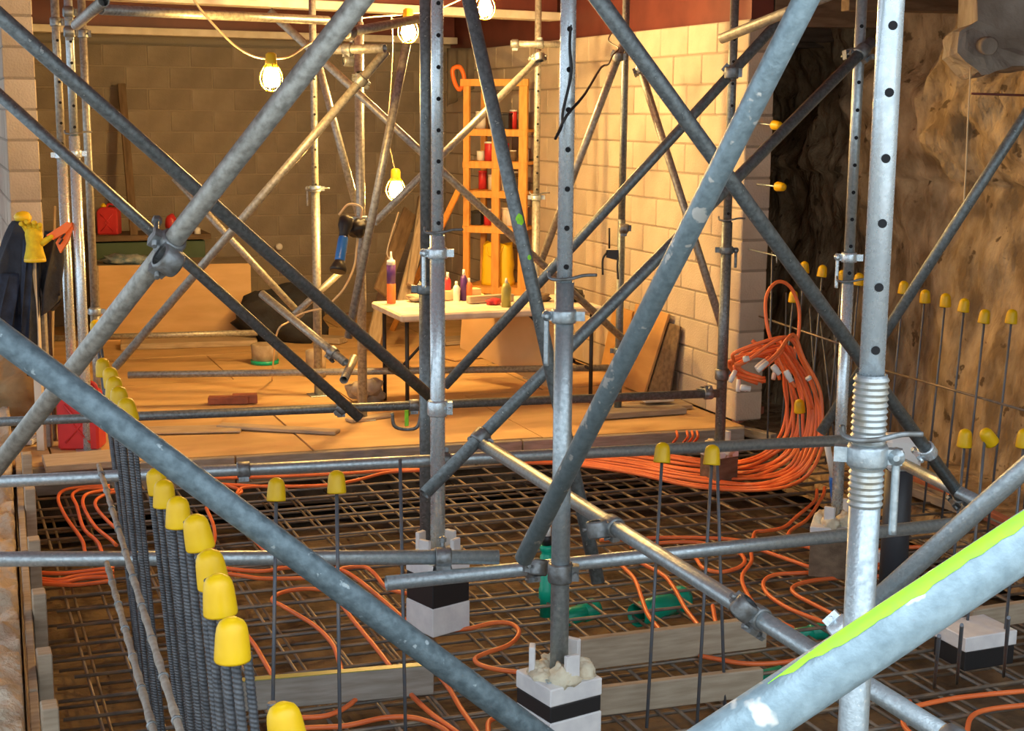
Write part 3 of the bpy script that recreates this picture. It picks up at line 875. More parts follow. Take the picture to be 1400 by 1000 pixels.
CAP = cap_data()
RIB = ribbed(1.45, 0.0078)
THIN = {}
def starter(top, foot, label, shaft, capped=True, group=None, cap_rot=0.0, Lbase=1.45):
    t = thing('starter_bar', label, 'rebar', foot, group)
    d = (top - foot)
    q = Z3.rotation_difference(d.normalized())
    o = bpy.data.objects.new('shaft', shaft); COL.objects.link(o); o.parent = t
    o.location = top - foot
    o.rotation_mode = 'QUATERNION'; o.rotation_quaternion = q
    o.scale = (1, 1, d.length / Lbase)
    if capped:
        c = bpy.data.objects.new('cap', CAP); COL.objects.link(c); c.parent = t
        c.location = top - foot; c.rotation_mode = 'QUATERNION'
        c.rotation_quaternion = q @ V3((1, 0, 0)).rotation_difference(V3((1, 0, cap_rot)).normalized())
    return t

LEFT = [(387, 975, 2.17), (317, 857, 2.34), (298, 797, 2.49), (286, 763, 2.66), (267, 714, 2.93), (243, 688, 3.34), (224, 664, 3.77), (212, 648, 4.03),
        (172, 551, 4.33), (162, 535, 4.50), (156, 521, 4.70), (150, 508, 5.10), (140, 495, 5.60), (130, 442, 7.0)]
for i, (x, y, z) in enumerate(LEFT):
    top = P(x, y, z)
    s = 0.075 + 0.01 * math.sin(i * 2.1)
    foot = V3((top.x + s * 1.2 * _r0.x, top.y + s * 1.2 * _r0.y, -0.20))
    starter(top, foot, '%s yellow-capped ribbed bar in the left row counting from the camera' % ORD[i], RIB, True, 'capped starter bars in the left row', random.uniform(-.1, .1))
    # its uncapped neighbours in the second line
    k = 2 if i < 9 else 1
    for j in range(k):
        away = V3((top.x, top.y, 0)).normalized(); lat = V3((away.y, -away.x, 0))
        t2 = top + away * (0.05 + 0.05 * j) + lat * (0.017 - 0.034 * j) - Z3 * 0.025 if i != 1 or j else P(338, 892, 2.44)
        f2 = V3((t2.x + s * 1.1 * _r0.x, t2.y + s * 1.1 * _r0.y, -0.20))
        nm = 'nearer' if j == 0 else 'farther'
        starter(t2, f2, '%s bare ribbed bar beside the %s capped bar of the left row' % (nm, ORD[i]), RIB, False, 'bare starter bars in the left row')

# two lacing bars tied along the row
for a, b, lab in (((250, 1012, 2.85), (135, 636, 5.2), 'upper brown lacing bar tied along the left row of bars'),
                  ((214, 1015, 3.0), (146, 770, 4.5), 'lower brown lacing bar tied along the left row of bars')):
    p0, p1 = P(*a), P(*b)
    m = MB(); n = int((p1 - p0).length / 0.05)
    pts = [p0 + (p1 - p0) * (i / n) for i in range(n + 1)]
    o = MB().sweep(pts, [0.0085 + (0.0022 if i % 3 == 0 else 0) for i in range(n + 1)], 8).build('lacing_bar', 'timber_grey', origin=p0)
    tag(o, lab, 'rebar')
    for i in range(2, n, 5):
        c = pts[i]; MB().lathe(c - (p1 - p0).normalized() * 0.004, p1 - p0, [(0, 0.0095), (0.002, 0.0125), (0.006, 0.0125), (0.008, 0.0095)], 10).build('tie_wire', 'coupler', o)

# slim bars standing in the mat
SLIM = data_of(MB().cyl(V3((0, 0, 0)), V3((0, 0, -1.0)), 0.0062, n=8).build('slim', 'rebar'))
def slim(top, foot, label, capped=True, group='slim bars standing in the mat', cap_rot=0.0):
    return starter(top, foot, label, SLIM, capped, group, cap_rot, 1.0)
slim(P(378, 660, 4.5), G(371, 1092, -0.13), 'slim capped bar standing left of two others in front of horizontal tube')
slim(P(460, 650, 4.55), G(466, 1085, -0.13), 'slim capped bar in the middle before the horizontal tube')
slim(P(547, 628, 4.9), G(555, 1030, -0.13), 'slim bar without cap left of the middle prop', False)
slim(P(906, 611, 5.1), G(884, 996, -0.13), 'slim capped bar right of the central prop, leftmost of the near pair')
slim(P(974, 614, 5.1), G(953, 992, -0.13), 'slim capped bar right of the central prop, rightmost of the pair')
slim(P(980, 618, 5.16), G(991, 968, -0.13), 'slim bare bar sharing a cap with its right neighbour', False)
for k, (x0, y0, z0, x1, y1) in enumerate(((1379, 845, 4.3, 1372, 925), (1315, 855, 4.3, 1308, 935), (1284, 870, 4.3, 1277, 940))):
    slim(P(x0, y0, z0), G(x1, y1, -0.13), '%s short upright bar under the green striped tube from the right' % ORD[k], False, 'short upright bars at lower right')

def on_row(px, py, u):
    d = FWD + RGT * ((px - 700.0) / FPX) + UPV * ((500.0 - py) / FPX)
    return CAM + d * (u / d.x)
RIGHT = [(1085, 401, 4.97), (1100, 361, 5.02), (1125, 366, 5.02), (1152, 373, 5.12), (1175, 377, 5.02), (1236, 388, 5.05), (1265, 400, 5.03), (1293, 405, 5.0), (1319, 412, 5.0), (1347, 427, 4.97), (1384, 427, 5.0)]
for i, (x, y, u) in enumerate(RIGHT):
    top = on_row(x, y, u)
    s = 0.05
    foot = V3((top.x - s * _r0.x, top.y - s * _r0.y, -0.15))
    slim(top, foot, '%s yellow-capped bar before the earth face counting from the block wall' % ORD[i], True, 'capped starter bars before the earth face', random.uniform(-.12, .12))
for k, (x, y, z, x1, y1) in enumerate(((1320, 592, 5.7, 1310, 700), (1347, 592, 5.6, 1337, 700), (1401, 592, 5.5, 1392, 690))):
    top = P(x, y, z)
    slim(top, V3((top.x - 0.03, top.y, -0.13)), ['lower short capped bar before the earth face, left one', 'lower short bar with tilted cap before the earth face', 'lower short capped bar at the right edge of the photo'][k], True, 'short capped bars before the earth face', (0, 0.9, 0)[k])
slim(P(1093, 550, 7.6), P(1096, 660, 7.7), 'short capped bar half hidden among the orange pipe coil')
for k, (x0, y0, x1, y1, u) in enumerate(((1056, 345, 1050, 590, 4.9), (1075, 400, 1072, 580, 5.1), (1107, 420, 1125, 560, 5.1), (1122, 440, 1148, 560, 5.15), (1140, 430, 1148, 600, 5.2), (1410, 560, 1400, 700, 4.95))):
    a = on_row(x0, y0, u); b = on_row(x1, y1, u)
    slim(a, V3((b.x, b.y, -0.14)), '%s thin bare rod behind the orange coil from the block wall' % ORD[k], False, 'thin rods behind the coil')
# long horizontals of that row
for k, (x0, y0, x1, y1, lab) in enumerate(((1186, 500, 1420, 567, 'level bar tied across the capped bars before the earth face'),
                                          (1030, 430, 1165, 476, 'level thin rod behind the orange coil'),
                                          (1205, 640, 1420, 740, 'lower level bar at the foot of the earth face'))):
    a, b = on_row(x0, y0, 4.985), on_row(x1, y1, 4.97)
    tag(MB().cyl(a, b, 0.0065, n=8).build('level_bar', 'rebar_rust', origin=a), lab, 'rebar')
# bent wire frame and horizontal capped dowels at the wall end
for k, (x, y) in enumerate(((1066, 172), (1071, 256))):
    a = P(x - 36, y - 4, 9.15); b = P(x, y, 8.95)
    t = thing('wall_dowel', ['upper', 'lower'][k] + ' yellow-capped dowel sticking out from the end of block wall', 'rebar', a)
    MB().cyl(a, b, 0.006, n=8).build('shaft', 'galv', t)
    c = bpy.data.objects.new('cap', CAP); COL.objects.link(c); c.parent = t; c.location = b - a
    c.rotation_mode = 'QUATERNION'; c.rotation_quaternion = Z3.rotation_difference((b - a).normalized())
o = MB().sweep([P(1024, 341, 9.25), P(1062, 350, 8.9), P(1062, 360, 8.9)], 0.005, 6).build('bent_wire', 'galv', origin=P(1030, 342, 8.9))
tag(o, 'thin bent wire beside the end of block wall', 'wire')
o = MB().sweep(smooth_path([P(1327, 92, 7.0), P(1323, 170, 7.0), P(1320, 240, 7.0), P(1316, 300, 7.02)]), 0.004, 6).build('hanging_string', 'cable_pale', origin=P(1327, 92, 7)); tag(o, 'thin string hanging from the old concrete lump', 'string')
o = MB().cyl(P(1328, 128, 7.3), P(1420, 131, 7.3), 0.006, n=8).build('rust_rod', 'red_oxide', origin=P(1328, 128, 7.3)); tag(o, 'thin red rusty rod across the earth face at upper right', 'rod')

# ================================================================== ORANGE HEATING PIPE
def pex(pts, label, r=0.0095, group='orange heating pipes on the mat', per=6):
    p = smooth_path(pts, per)
    o = MB().sweep(p, r, 9).build('heating_pipe', 'pex', origin=p[0])
    return tag(o, label, 'pipe', group)
def lay(o0, s, pts, label, z=-0.098, **k):
    return pex([G(o0[0] + x / s, o0[1] + y / s, z) for x, y in pts], label, **k)
A2, A3, A6, A1 = (330, 720), (760, 580), (980, 720), (60, 620)
S = 3.3333
lay(A2, S, [(440, 205), (470, 190), (560, 185), (610, 220), (650, 270), (700, 295), (790, 310), (920, 310), (1000, 305), (1020, 335), (960, 375), (895, 405), (885, 440), (930, 470), (1040, 465), (1150, 440), (1230, 445), (1265, 485), (1220, 540), (1110, 580), (1065, 605), (1090, 632), (1180, 655), (1340, 672), (1420, 678)], 'wavy orange pipe snaking towards the pad of the central prop')
lay(A2, S, [(440, 300), (410, 295), (300, 285), (190, 300), (140, 335), (190, 365), (330, 450), (410, 530), (440, 600), (465, 690), (480, 740)], 'orange pipe looping back behind the slim capped bars')
lay(A2, S, [(400, 300), (450, 350), (520, 440), (610, 550), (690, 655), (730, 720)], 'straight orange pipe running under the big blue-grey tube')
lay(A2, S, [(430, 190), (490, 215), (560, 265), (650, 340), (760, 440)], 'short orange pipe emerging above the big blue-grey tube')
lay(A2, S, [(850, 600), (905, 685), (950, 745), (1000, 830), (1070, 930), (1130, 1020)], 'orange pipe running off the bottom edge in the middle')
lay(A2, S, [(770, 760), (785, 780), (860, 850), (970, 930), (1050, 990), (1090, 1030)], 'orange pipe below the grey board at bottom middle')
lay(A2, S, [(200, 940), (290, 920), (470, 910), (640, 875), (760, 870), (850, 890), (930, 930), (1000, 1000)], 'orange pipe arching along the bottom edge')
lay(A2, S, [(200, 872), (290, 872), (380, 865), (450, 840), (500, 808), (540, 770)], 'orange pipe end curling under the grey board')
lay(A2, S, [(-60, 400), (40, 515), (90, 590), (150, 700), (180, 780)], 'orange pipe beside the nearest capped bars')
lay(A2, S, [(1130, 1000), (1125, 930), (1130, 890), (1170, 870), (1260, 850)], 'small orange bend at bottom edge left of the pad')
lay(A2, S, [(-150, -90), (20, 30), (100, 105), (180, 180)], 'orange pipe crossing behind the blue-grey tube near the slim capped bar')
lay(A2, S, [(-180, 200), (0, 225), (100, 238), (300, 236), (440, 226)], 'orange pipe just under the horizontal tube right of capped bars')
lay(A2, S, [(-100, 190), (80, 205), (200, 190), (300, 186)], 'orange pipe half hidden under the horizontal tube right of capped bars')
lay(A3, S, [(250, 600), (310, 655), (360, 710), (390, 790), (420, 870), (470, 935), (500, 990)], 'orange pipe curving down just right of the central prop')
lay(A3, S, [(330, 600), (400, 640), (490, 690), (540, 750), (590, 840), (650, 920), (690, 980)], 'second orange pipe curving down right of the central prop')
lay(A3, S, [(600, 570), (640, 615), (670, 655), (740, 675), (820, 660), (860, 630), (845, 595), (790, 560)], 'orange pipe forming a small hoop under the right horizontal tube')
lay(A3, S, [(885, 540), (890, 590), (890, 630), (850, 690), (860, 750), (910, 830), (980, 885), (1080, 930)], 'orange pipe curving down beside the small hoop')
lay(A3, S, [(860, 550), (950, 580), (1080, 625), (1180, 655), (1330, 655), (1480, 640)], 'orange pipe sweeping right behind the nearest prop')
lay(A3, S, [(1500, 655), (1330, 672), (1100, 680), (990, 690), (945, 725), (970, 780), (1060, 840), (1190, 892), (1260, 915)], 'large orange U bend left of the nearest prop')
lay(A3, S, [(1600, 690), (1330, 700), (1170, 715), (1085, 740), (1090, 775), (1200, 835), (1310, 890), (1400, 940)], 'smaller orange U bend left of the nearest prop')
lay(A3, S, [(1060, 540), (1140, 560), (1230, 590), (1340, 605), (1480, 575), (1600, 560)], 'orange pipe passing behind the nearest prop above the U bends')
lay(A3, S, [(200, 530), (360, 525), (500, 518), (680, 520), (800, 527), (880, 540)], 'orange pipe running level above the right horizontal tube')
lay(A3, S, [(340, 560), (410, 550), (520, 540), (640, 540), (760, 560)], 'second orange pipe running level above the right horizontal tube')
lay(A3, S, [(890, 560), (900, 515), (912, 492), (960, 488), (1040, 470), (1100, 420), (1180, 350), (1190, 300)], 'orange pipe climbing towards the coil', )
lay(A3, S, [(1050, 550), (1060, 500), (1085, 474), (1150, 430), (1215, 330), (1225, 290)], 'second orange pipe climbing towards the coil')
lay(A3, S, [(715, 830), (720, 860), (730, 905), (770, 950)], 'short orange stub beside the grey board right of centre')
lay(A6, S, [(-80, 590), (0, 605), (120, 625), (250, 625), (380, 610), (480, 600)], 'orange pipe below the upper grey board right of centre')
lay(A6, S, [(850, 840), (930, 815), (1080, 785), (1250, 765), (1440, 748)], 'orange pipe emerging below the green striped tube')
lay(A6, S, [(1120, 1010), (1140, 940), (1160, 870), (1240, 835), (1440, 812)], 'orange bend at the lower right corner')
lay(A6, S, [(880, 800), (850, 880), (860, 920), (910, 970), (930, 1010)], 'small orange bend under the green striped tube')
lay(A6, S, [(640, 160), (730, 120), (830, 100), (930, 95), (1050, 100)], 'short orange pipe right of the nearest prop')
lay(A1, S, [(190, 480), (185, 440), (170, 390), (100, 290), (65, 210), (90, 170), (170, 155), (300, 148)], 'outermost of the orange bends at the far left', group='orange bends at far left')
lay(A1, S, [(265, 480), (260, 440), (240, 400), (180, 340), (150, 240), (130, 190), (180, 163), (300, 160)], 'second of the orange bends at the far left', group='orange bends at far left')
lay(A1, S, [(330, 420), (300, 390), (230, 330), (180, 240), (190, 190), (260, 172), (320, 168)], 'third of the orange bends at the far left', group='orange bends at far left')
lay(A1, S, [(340, 350), (300, 318), (240, 250), (240, 212), (290, 184), (340, 176)], 'innermost of the orange bends at the far left', group='orange bends at far left')
for k, pts in enumerate(([(-60, 540), (30, 548), (130, 545), (320, 522)], [(-60, 565), (60, 578), (150, 560), (320, 540)], [(-60, 590), (40, 598), (160, 600), (320, 580)], [(-50, 575), (70, 590), (180, 570), (320, 562)])):
    lay(A1, S, pts, '%s orange pipe of the left bundle under the horizontal tube' % ORD[k], group='left bundle of orange pipes')
lay((350, 500), 4.0, [(-350, 640), (-100, 655), (100, 662), (380, 655), (560, 625), (720, 585), (900, 575)], 'orange pipe along the foot of the floor edge')
lay((350, 500), 4.0, [(-300, 620), (160, 606), (480, 590), (760, 572), (900, 570)], 'second orange pipe along the foot of the floor edge')
lay((350, 500), 4.0, [(-700, 560), (-300, 545), (-60, 552)], 'orange pipe behind the blue-grey tube at the floor edge')
lay((350, 500), 4.0, [(870, 520), (910, 560), (950, 620), (985, 690)], 'orange pipe dropping past the left-of-centre prop')
lay(A1, S, [(830, 145), (900, 170), (880, 190), (900, 160), (1010, 150), (1200, 152)], 'orange kink beside the first slim capped bar', per=4)
lay(A1, S, [(740, 250), (770, 320), (780, 380), (770, 430)], 'orange pipe peeping out between the yellow caps')

# the big bundle: strands run along the floor edge, sweep round and climb into a hank
NS = 15
for i in range(NS):
    s = i / (NS - 1)
    rr = random.Random(i)
    j = lambda a: rr.uniform(-a, a)
    L = lambda a, b: a + (b - a) * s
    pts = [G(L(640, 700) + j(10), L(618, 634), -0.09), G(L(780, 770), L(612, 634) + j(2), -0.09), G(L(860, 860), L(616, 646) + j(2), -0.09),
           G(L(930, 950), L(626, 664) + j(2), -0.085), G(L(1000, 1040), L(632, 672) + j(3), -0.07)]
    zc = L(8.25, 7.35)
    pts += [P(L(1045, 1098) + j(3), L(618, 655) + j(3), zc), P(L(1068, 1122) + j(3), L(595, 615), zc), P(L(1076, 1126) + j(4), L(560, 570), zc),
            P(L(1074, 1118) + j(5), L(530, 530), zc), P(L(1062, 1100) + j(6), L(500, 490), zc - 0.02), P(L(1040, 1080) + j(8), L(486, 462) + j(6), zc - 0.04)]
    if i % 3 == 0:
        pts += [P(1010 + j(8), 487 + j(10), zc - 0.05), P(1000 + j(4), 500 + j(8), zc), P(1012 + j(6), 512 + j(5), zc + 0.03), P(1040 + j(8), 520 + j(8), zc + 0.02)]
    elif i % 3 == 1:
        pts += [P(1020 + j(10), 490 + j(8), zc - 0.06), P(1003 + j(8), 512 + j(14), zc - 0.06)]
    else:
        pts += [P(1066 + j(5), 478 + j(6), zc - 0.1), P(1050 + j(10), 500 + j(6), zc - 0.12)]
    o = pex(pts, '%s strand of the thick orange bundle counting from the floor edge' % ORD[i], r=0.0098, group='strands of the orange bundle', per=5)
    if i % 3 != 0 and i % 2 == 0:
        e = pts[-1]; d = (pts[-1] - pts[-2]).normalized()
        MB().lathe(e - d * 0.01, d, [(0, 0.012), (0.05, 0.014), (0.07, 0.012)], 12).build('white_end_cap', 'white_plastic', o)
pex([P(1066, 520, 7.7), P(1058, 480, 7.7), P(1048, 440, 7.7), P(1048, 405, 7.72), P(1062, 386, 7.75), P(1080, 392, 7.78), P(1092, 420, 7.8), P(1092, 455, 7.8), P(1086, 490, 7.8), P(1100, 530, 7.7)], 'tall orange loop standing up from the coil', r=0.0098)
pex([P(1110, 560, 7.5), P(1095, 520, 7.5), P(1078, 490, 7.5), P(1066, 478, 7.5), P(1064, 488, 7.5), P(1074, 510, 7.5), P(1088, 530, 7.5)], 'small folded orange loop at the coil top', r=0.0098)
pex([P(1028, 466, 7.6), P(1045, 478, 7.6), P(1060, 492, 7.6), P(1080, 510, 7.55)], 'orange pipe end sticking up left of the coil', r=0.0098)
for k, (x0, y0, x1, y1) in enumerate(((1056, 500, 1066, 512), (1074, 507, 1082, 522), (1104, 515, 1107, 520), (1012, 530, 1026, 532), (1016, 492, 1024, 490))):
    a, b = P(x0, y0, 7.3), P(x1, y1, 7.3)
    o = MB().lathe(a, b - a, [(0, 0.013), (0.006, 0.017), ((b - a).length * 0.6, 0.017), ((b - a).length * 0.65, 0.0145), ((b - a).length, 0.0145)], 12).build('end_fitting', 'white_plastic', origin=a)
    tag(o, '%s white end fitting in the orange coil' % ['middle left', 'middle right', 'small round', 'lowest left', 'upper left'][k], 'fitting', 'white fittings in the coil')
# red-white sleeves on the floor edge
for k, x in enumerate((920, 934, 941, 948)):
    a = P(x + 4, 594, 8.5); pts = [a + V3((0.02 * math.sin(t), 0, 0.05 * t)) for t in (-0.3, 0.2, 0.6, 1.0, 1.3)]
    tag(MB().sweep(smooth_path([G(x, 606, -0.05), P(x + 6, 598, 8.6), P(x + 5, 590, 8.65)]), 0.008, 8).build('pipe_sleeve', 'pex', origin=G(x, 606, -0.05)), '%s short orange pipe stub rising at the floor edge' % ORD[k], 'pipe', 'orange stubs at the floor edge')

# ================================================================== WORK LIGHTS
def work_light(px, py, depth, label, material, tilt=(0, 0, -1), s=1.0):
    c = P(px, py, depth)
    ax = V3(tilt).normalized()          # from socket to bulb tip
    t = thing('work_light', label, 'light bulb', c, 'string work lights')
    MB().lathe(c - ax * 0.036 * s, ax, [(0, 0.012 * s), (0.012 * s, 0.017 * s), (0.030 * s, 0.027 * s), (0.044 * s, 0.0295 * s), (0.056 * s, 0.026 * s), (0.066 * s, 0.016 * s), (0.070 * s, 0.004 * s)], 18).build('bulb', material, t)
    MB().lathe(c - ax * 0.082 * s, ax, [(0, 0.010 * s), (0.006 * s, 0.018 * s), (0.034 * s, 0.020 * s), (0.050 * s, 0.023 * s), (0.050 * s, 0.018 * s)], 16).build('socket', 'guard_yellow', t)
    x, y, d = frame_of(ax)
    for k in range(6):
        a = 2 * math.pi * k / 6
        e = x * math.cos(a) + y * math.sin(a)
        pts = [c - ax * 0.040 * s + e * 0.022 * s, c - ax * 0.012 * s + e * 0.037 * s, c + ax * 0.016 * s + e * 0.038 * s, c + ax * 0.040 * s + e * 0.022 * s, c + ax * 0.047 * s]
        MB().sweep(smooth_path(pts, 4), 0.0022 * s, 6).build('guard_wire', 'guard_yellow', t)
    return t
work_light(371, 106, 6.9, 'amber caged bulb hanging in front of the back wall at left', 'bulb_glass', s=1.45)
work_light(541, 259, 9.9, 'amber bulb hanging low beside the raking tubes', 'bulb_glass', s=1.75)
work_light(558, 42, 9.4, 'white-hot bulb under the ceiling beside the left-of-centre prop', 'bulb_glass_pale', s=1.75)
work_light(663, 10, 9.2, 'bright bulb at the top edge above the shelving', 'bulb_glass_pale', s=1.7)

def cable(pts, r, material, label, name='cable', per=6):
    p = smooth_path(pts, per)
    return tag(MB().sweep(p, r, 7).build(name, material, origin=p[0]), label, 'cable')
cable([P(255, -15, 6.6), P(280, 20, 6.7), P(315, 57, 6.8), P(345, 76, 6.85), P(371, 80, 6.9), P(396, 77, 7.1), P(420, 62, 7.5), P(440, 50, 8.2), P(470, 30, 9.0)], 0.006, 'cable_pale', 'pale cable carrying the amber caged bulb at left')
cable([P(470, 30, 9.0), P(500, 24, 9.2), P(535, 21, 9.35), P(558, 19, 9.4), P(600, 12, 9.4), P(640, -6, 9.3)], 0.005, 'cable_pale', 'pale cable leading to the white-hot bulb')
cable([P(535, 21, 9.35), P(537, 60, 9.5), P(534, 120, 9.7), P(530, 180, 9.8), P(536, 215, 9.9), P(541, 237, 9.9)], 0.004, 'cable_pale', 'pale cord hanging down to the low amber bulb')
cable([P(783, -10, 4.3), P(779, 60, 4.3), P(781, 100, 4.31), P(770, 150, 4.32), P(768, 172, 4.33), P(759, 190, 4.33)], 0.0045, 'cable_black', 'black cable dangling down the central prop')
cable([P(759, 190, 4.33), P(775, 158, 4.27), P(800, 128, 4.5), P(822, 92, 5.8), P(832, 88, 7.0), P(838, 75, 7.5), P(846, 66, 7.8), P(832, 56, 8.0), P(836, 45, 8.2)], 0.0045, 'cable_black', 'kinked dark cable running from the central prop to the block wall', per=3)
cable([P(545, 290, 8.2), P(530, 340, 8.2), P(532, 355, 8.2)], 0.004, 'cable_pale', 'short cord by the raking tube')
cable([P(492, 300, 9.12), P(488, 335, 9.0), P(484, 365, 9.0), P(470, 395, 8.9), P(452, 415, 8.9)], 0.007, 'cable_pale', 'pale hose hanging beside the blue hand tool')
cable([P(440, 422, 8.9), P(415, 428, 8.9), P(395, 440, 8.9), P(378, 458, 8.9), G(372, 520, 0.006)], 0.006, 'cable_pale', 'pale hose arching over the fallen tube')

# ================================================================== TIMBERS, PIPES AND BITS ON THE MAT
ZM = -0.105
def edge_board(x0, y0, x1, y1, h, w, material, label, z=ZM):
    a, b = G(x0, y0, z), G(x1, y1, z)
    return board('timber_board', a + Z3 * h / 2, b + Z3 * h / 2, w, h, material, label=label, cat='board')
edge_board(330, 972, 592, 948, 0.115, 0.035, 'timber_grey', 'grey board on edge with lime top at bottom left of centre')
o = [q for q in COL.objects if q.get('label', '').startswith('grey board on edge with lime')][0]
m = MB().box(V3((0, 0, 0.0575)), (G(592, 948, ZM) - G(330, 972, ZM)).length - 0.004, 0.034, 0.003)
po = m.build('paint_line', 'olive'); po.parent = o
edge_board(792, 916, 1045, 884, 0.125, 0.04, 'timber', 'upper grey board on edge right of the central pad')
edge_board(800, 980, 1040, 950, 0.105, 0.035, 'timber', 'lower brown board on edge right of the central pad')
edge_board(1325, 862, 1450, 842, 0.09, 0.04, 'timber', 'pale board end under the green striped tube at right')
edge_board(1205, 642, 1420, 745, 0.06, 0.05, 'brick_red', 'pinkish rail at the foot of the earth face', -0.12)
edge_board(1230, 668, 1330, 706, 0.05, 0.10, 'timber', 'short brown plank on the soil at right', -0.12)
edge_board(1005, 580, 1040, 565, 0.05, 0.05, 'brick_red', 'reddish rail end beside the orange coil', -0.02)
edge_board(1002, 592, 1058, 606, 0.06, 0.06, 'timber_grey', 'grey batten lying below the orange coil', -0.10)
# white wrapped pad at lower right
w0 = G(1330, 905, -0.14)
t = thing('wrapped_pad', 'pale blue wrapped pad under the green striped tube at right', 'pad', w0)
MB().box(w0 + Z3 * 0.12, 0.25, 0.2, 0.06).build('foam_board', 'foam_board', t, bevel=0.004)
MB().box(w0 + Z3 * 0.05, 0.24, 0.19, 0.08).build('black_band', 'black_plastic', t, bevel=0.004)
w0 = G(1160, 778, -0.14)
o = MB().box(w0 + Z3 * 0.05, 0.30, 0.18, 0.07, V3((1, .2, 0)).normalized(), V3((-.2, 1, 0)).normalized(), Z3).build('white_slab', 'foam_board', origin=w0, bevel=0.004); tag(o, 'white foam slab lying behind the nearest prop', 'slab')
# green drain pipes
def drain(a, b, r, label):
    o = thing('drain_pipe', label, 'pipe', a, 'green drain pipes')
    MB().pipe(a, b, r, 0.004, 18).build('pipe', 'green_pipe', o)
    d = (b - a).normalized()
    MB().lathe(b - d * 0.09, d, [(0, r + 0.0005), (0.004, r + 0.006), (0.05, r + 0.006), (0.055, r + 0.009), (0.075, r + 0.009), (0.08, r + 0.0005)], 18, caps=False).build('socket', 'green_pipe', o)
    return o
p = P(747, 780, 6.3)
t = thing('drain_riser', 'green drain riser with white cap behind the central prop', 'pipe', V3((p.x, p.y, -0.2)))
zt = z_at(p, 745); zb = -0.13
MB().lathe(V3((p.x, p.y, -0.2)), Z3, [(0, 0.027), (zb + 0.21, 0.027), (zb + 0.215, 0.033), (zb + 0.26, 0.033), (zb + 0.265, 0.029), (zt + 0.15, 0.029), (zt + 0.155, 0.024), (zt + 0.17, 0.024), (zt + 0.175, 0.031), (zt + 0.2, 0.031)], 20).build('pipe', 'green_pipe', t)
MB().lathe(V3((p.x, p.y, zt)), Z3, [(0, 0.022), (0.04, 0.020), (0.042, 0.017)], 16).build('black_ring', 'black_plastic', t)
MB().lathe(V3((p.x, p.y, zt + 0.042)), Z3, [(0, 0.018), (0.035, 0.018), (0.04, 0.015)], 16).build('white_cap', 'white_plastic', t)
drain(G(870, 842, -0.24), G(935, 818, -0.24), 0.055, 'wide green drain pipe lying under the mat right of centre')
drain(G(760, 850, -0.24), G(815, 832, -0.24), 0.04, 'green drain pipe end under the mat beside the central prop')
drain(G(1070, 925, -0.24), G(1022, 938, -0.24), 0.045, 'green drain pipe end at the lower brown board')
drain(G(1080, 870, -0.26), G(1130, 862, -0.26), 0.03, 'dark green pipe below the shiny coupler')
# dark upright pipe with white collar, blue-white pipe
p = P(1226, 700, 6.2); zb = z_at(p, 716); zt = z_at(p, 642)
t = thing('black_pipe', 'black upright pipe with white collar behind the nearest prop', 'pipe', V3((p.x, p.y, -0.16)))
MB().lathe(V3((p.x, p.y, -0.16)), Z3, [(0, 0.06), (zt + 0.16, 0.06), (zt + 0.162, 0.05), (zt + 0.10, 0.05)], 28).build('pipe', 'dark_pipe', t)
MB().box(V3((p.x, p.y, zt + 0.075)) + V3((0.01, 0.01, 0)), 0.15, 0.14, 0.15, RGT, Z3.cross(RGT).normalized(), Z3).build('collar', 'white_plastic', t, bevel=0.02)
a, b, c = P(1130, 604, 6.7), P(1139, 652, 6.75), P(1142, 682, 6.8)
t = thing('water_pipe', 'thin white and blue pipe beside the orange coil', 'pipe', c)
MB().cyl(b, a, 0.015, n=14).build('white_pipe', 'white_plastic', t)
MB().lathe(b, c - b, [(0, 0.019), (0.02, 0.021), ((c - b).length + 0.3, 0.021)], 14).build('blue_sleeve', 'tool_blue', t)

# ================================================================== ON THE TIMBER FLOOR
def flat_board(x0, y0, x1, y1, w, h, material, label, z=0.0, name='loose_board', cat='board'):
    a, b = G(x0, y0, z), G(x1, y1, z)
    return board(name, a + Z3 * (h / 2 + 0.004), b + Z3 * (h / 2 + 0.004), w, h, material, label=label, cat=cat)
flat_board(300, 585, 462, 594, 0.10, 0.022, 'timber', 'loose pale plank lying at the floor edge left of middle')
flat_board(476, 578, 535, 570, 0.09, 0.02, 'timber', 'small wooden wedge below the landing of the thin diagonal')
flat_board(840, 562, 938, 556, 0.22, 0.03, 'timber', 'upper pale board lying by the foot of the block wall')
flat_board(815, 571, 930, 563, 0.20, 0.04, 'timber_grey', 'lower thick grey board lying by the foot of the block wall')
flat_board(876, 549, 916, 547, 0.16, 0.02, 'white_paint', 'white offcut lying on the boards by the block wall', 0.06)
flat_board(285, 553, 340, 552, 0.09, 0.05, 'brick_red', 'red brick lying on the timber floor at left', name='loose_brick', cat='brick')
flat_board(318, 552, 352, 551, 0.09, 0.06, 'brick_red', 'second red brick lying on the timber floor at left', name='loose_brick', cat='brick')
flat_board(60, 640, 160, 632, 0.30, 0.04, 'timber', 'plank end at the far left of the floor edge')
flat_board(165, 592, 330, 588, 0.20, 0.012, 'timber', 'thin plank lying beside the yellow-capped row')
flat_board(165, 476, 350, 470, 0.30, 0.05, 'timber', 'low plank step in front of the plywood box')
flat_board(360, 462, 470, 470, 0.16, 0.05, 'timber', 'short plank beside the fallen tube')
flat_board(600, 470, 760, 458, 0.30, 0.03, 'timber', 'plank lying under the folding table')
flat_board(610, 492, 730, 478, 0.25, 0.02, 'ply', 'thin sheet lying under the folding table', 0.0)

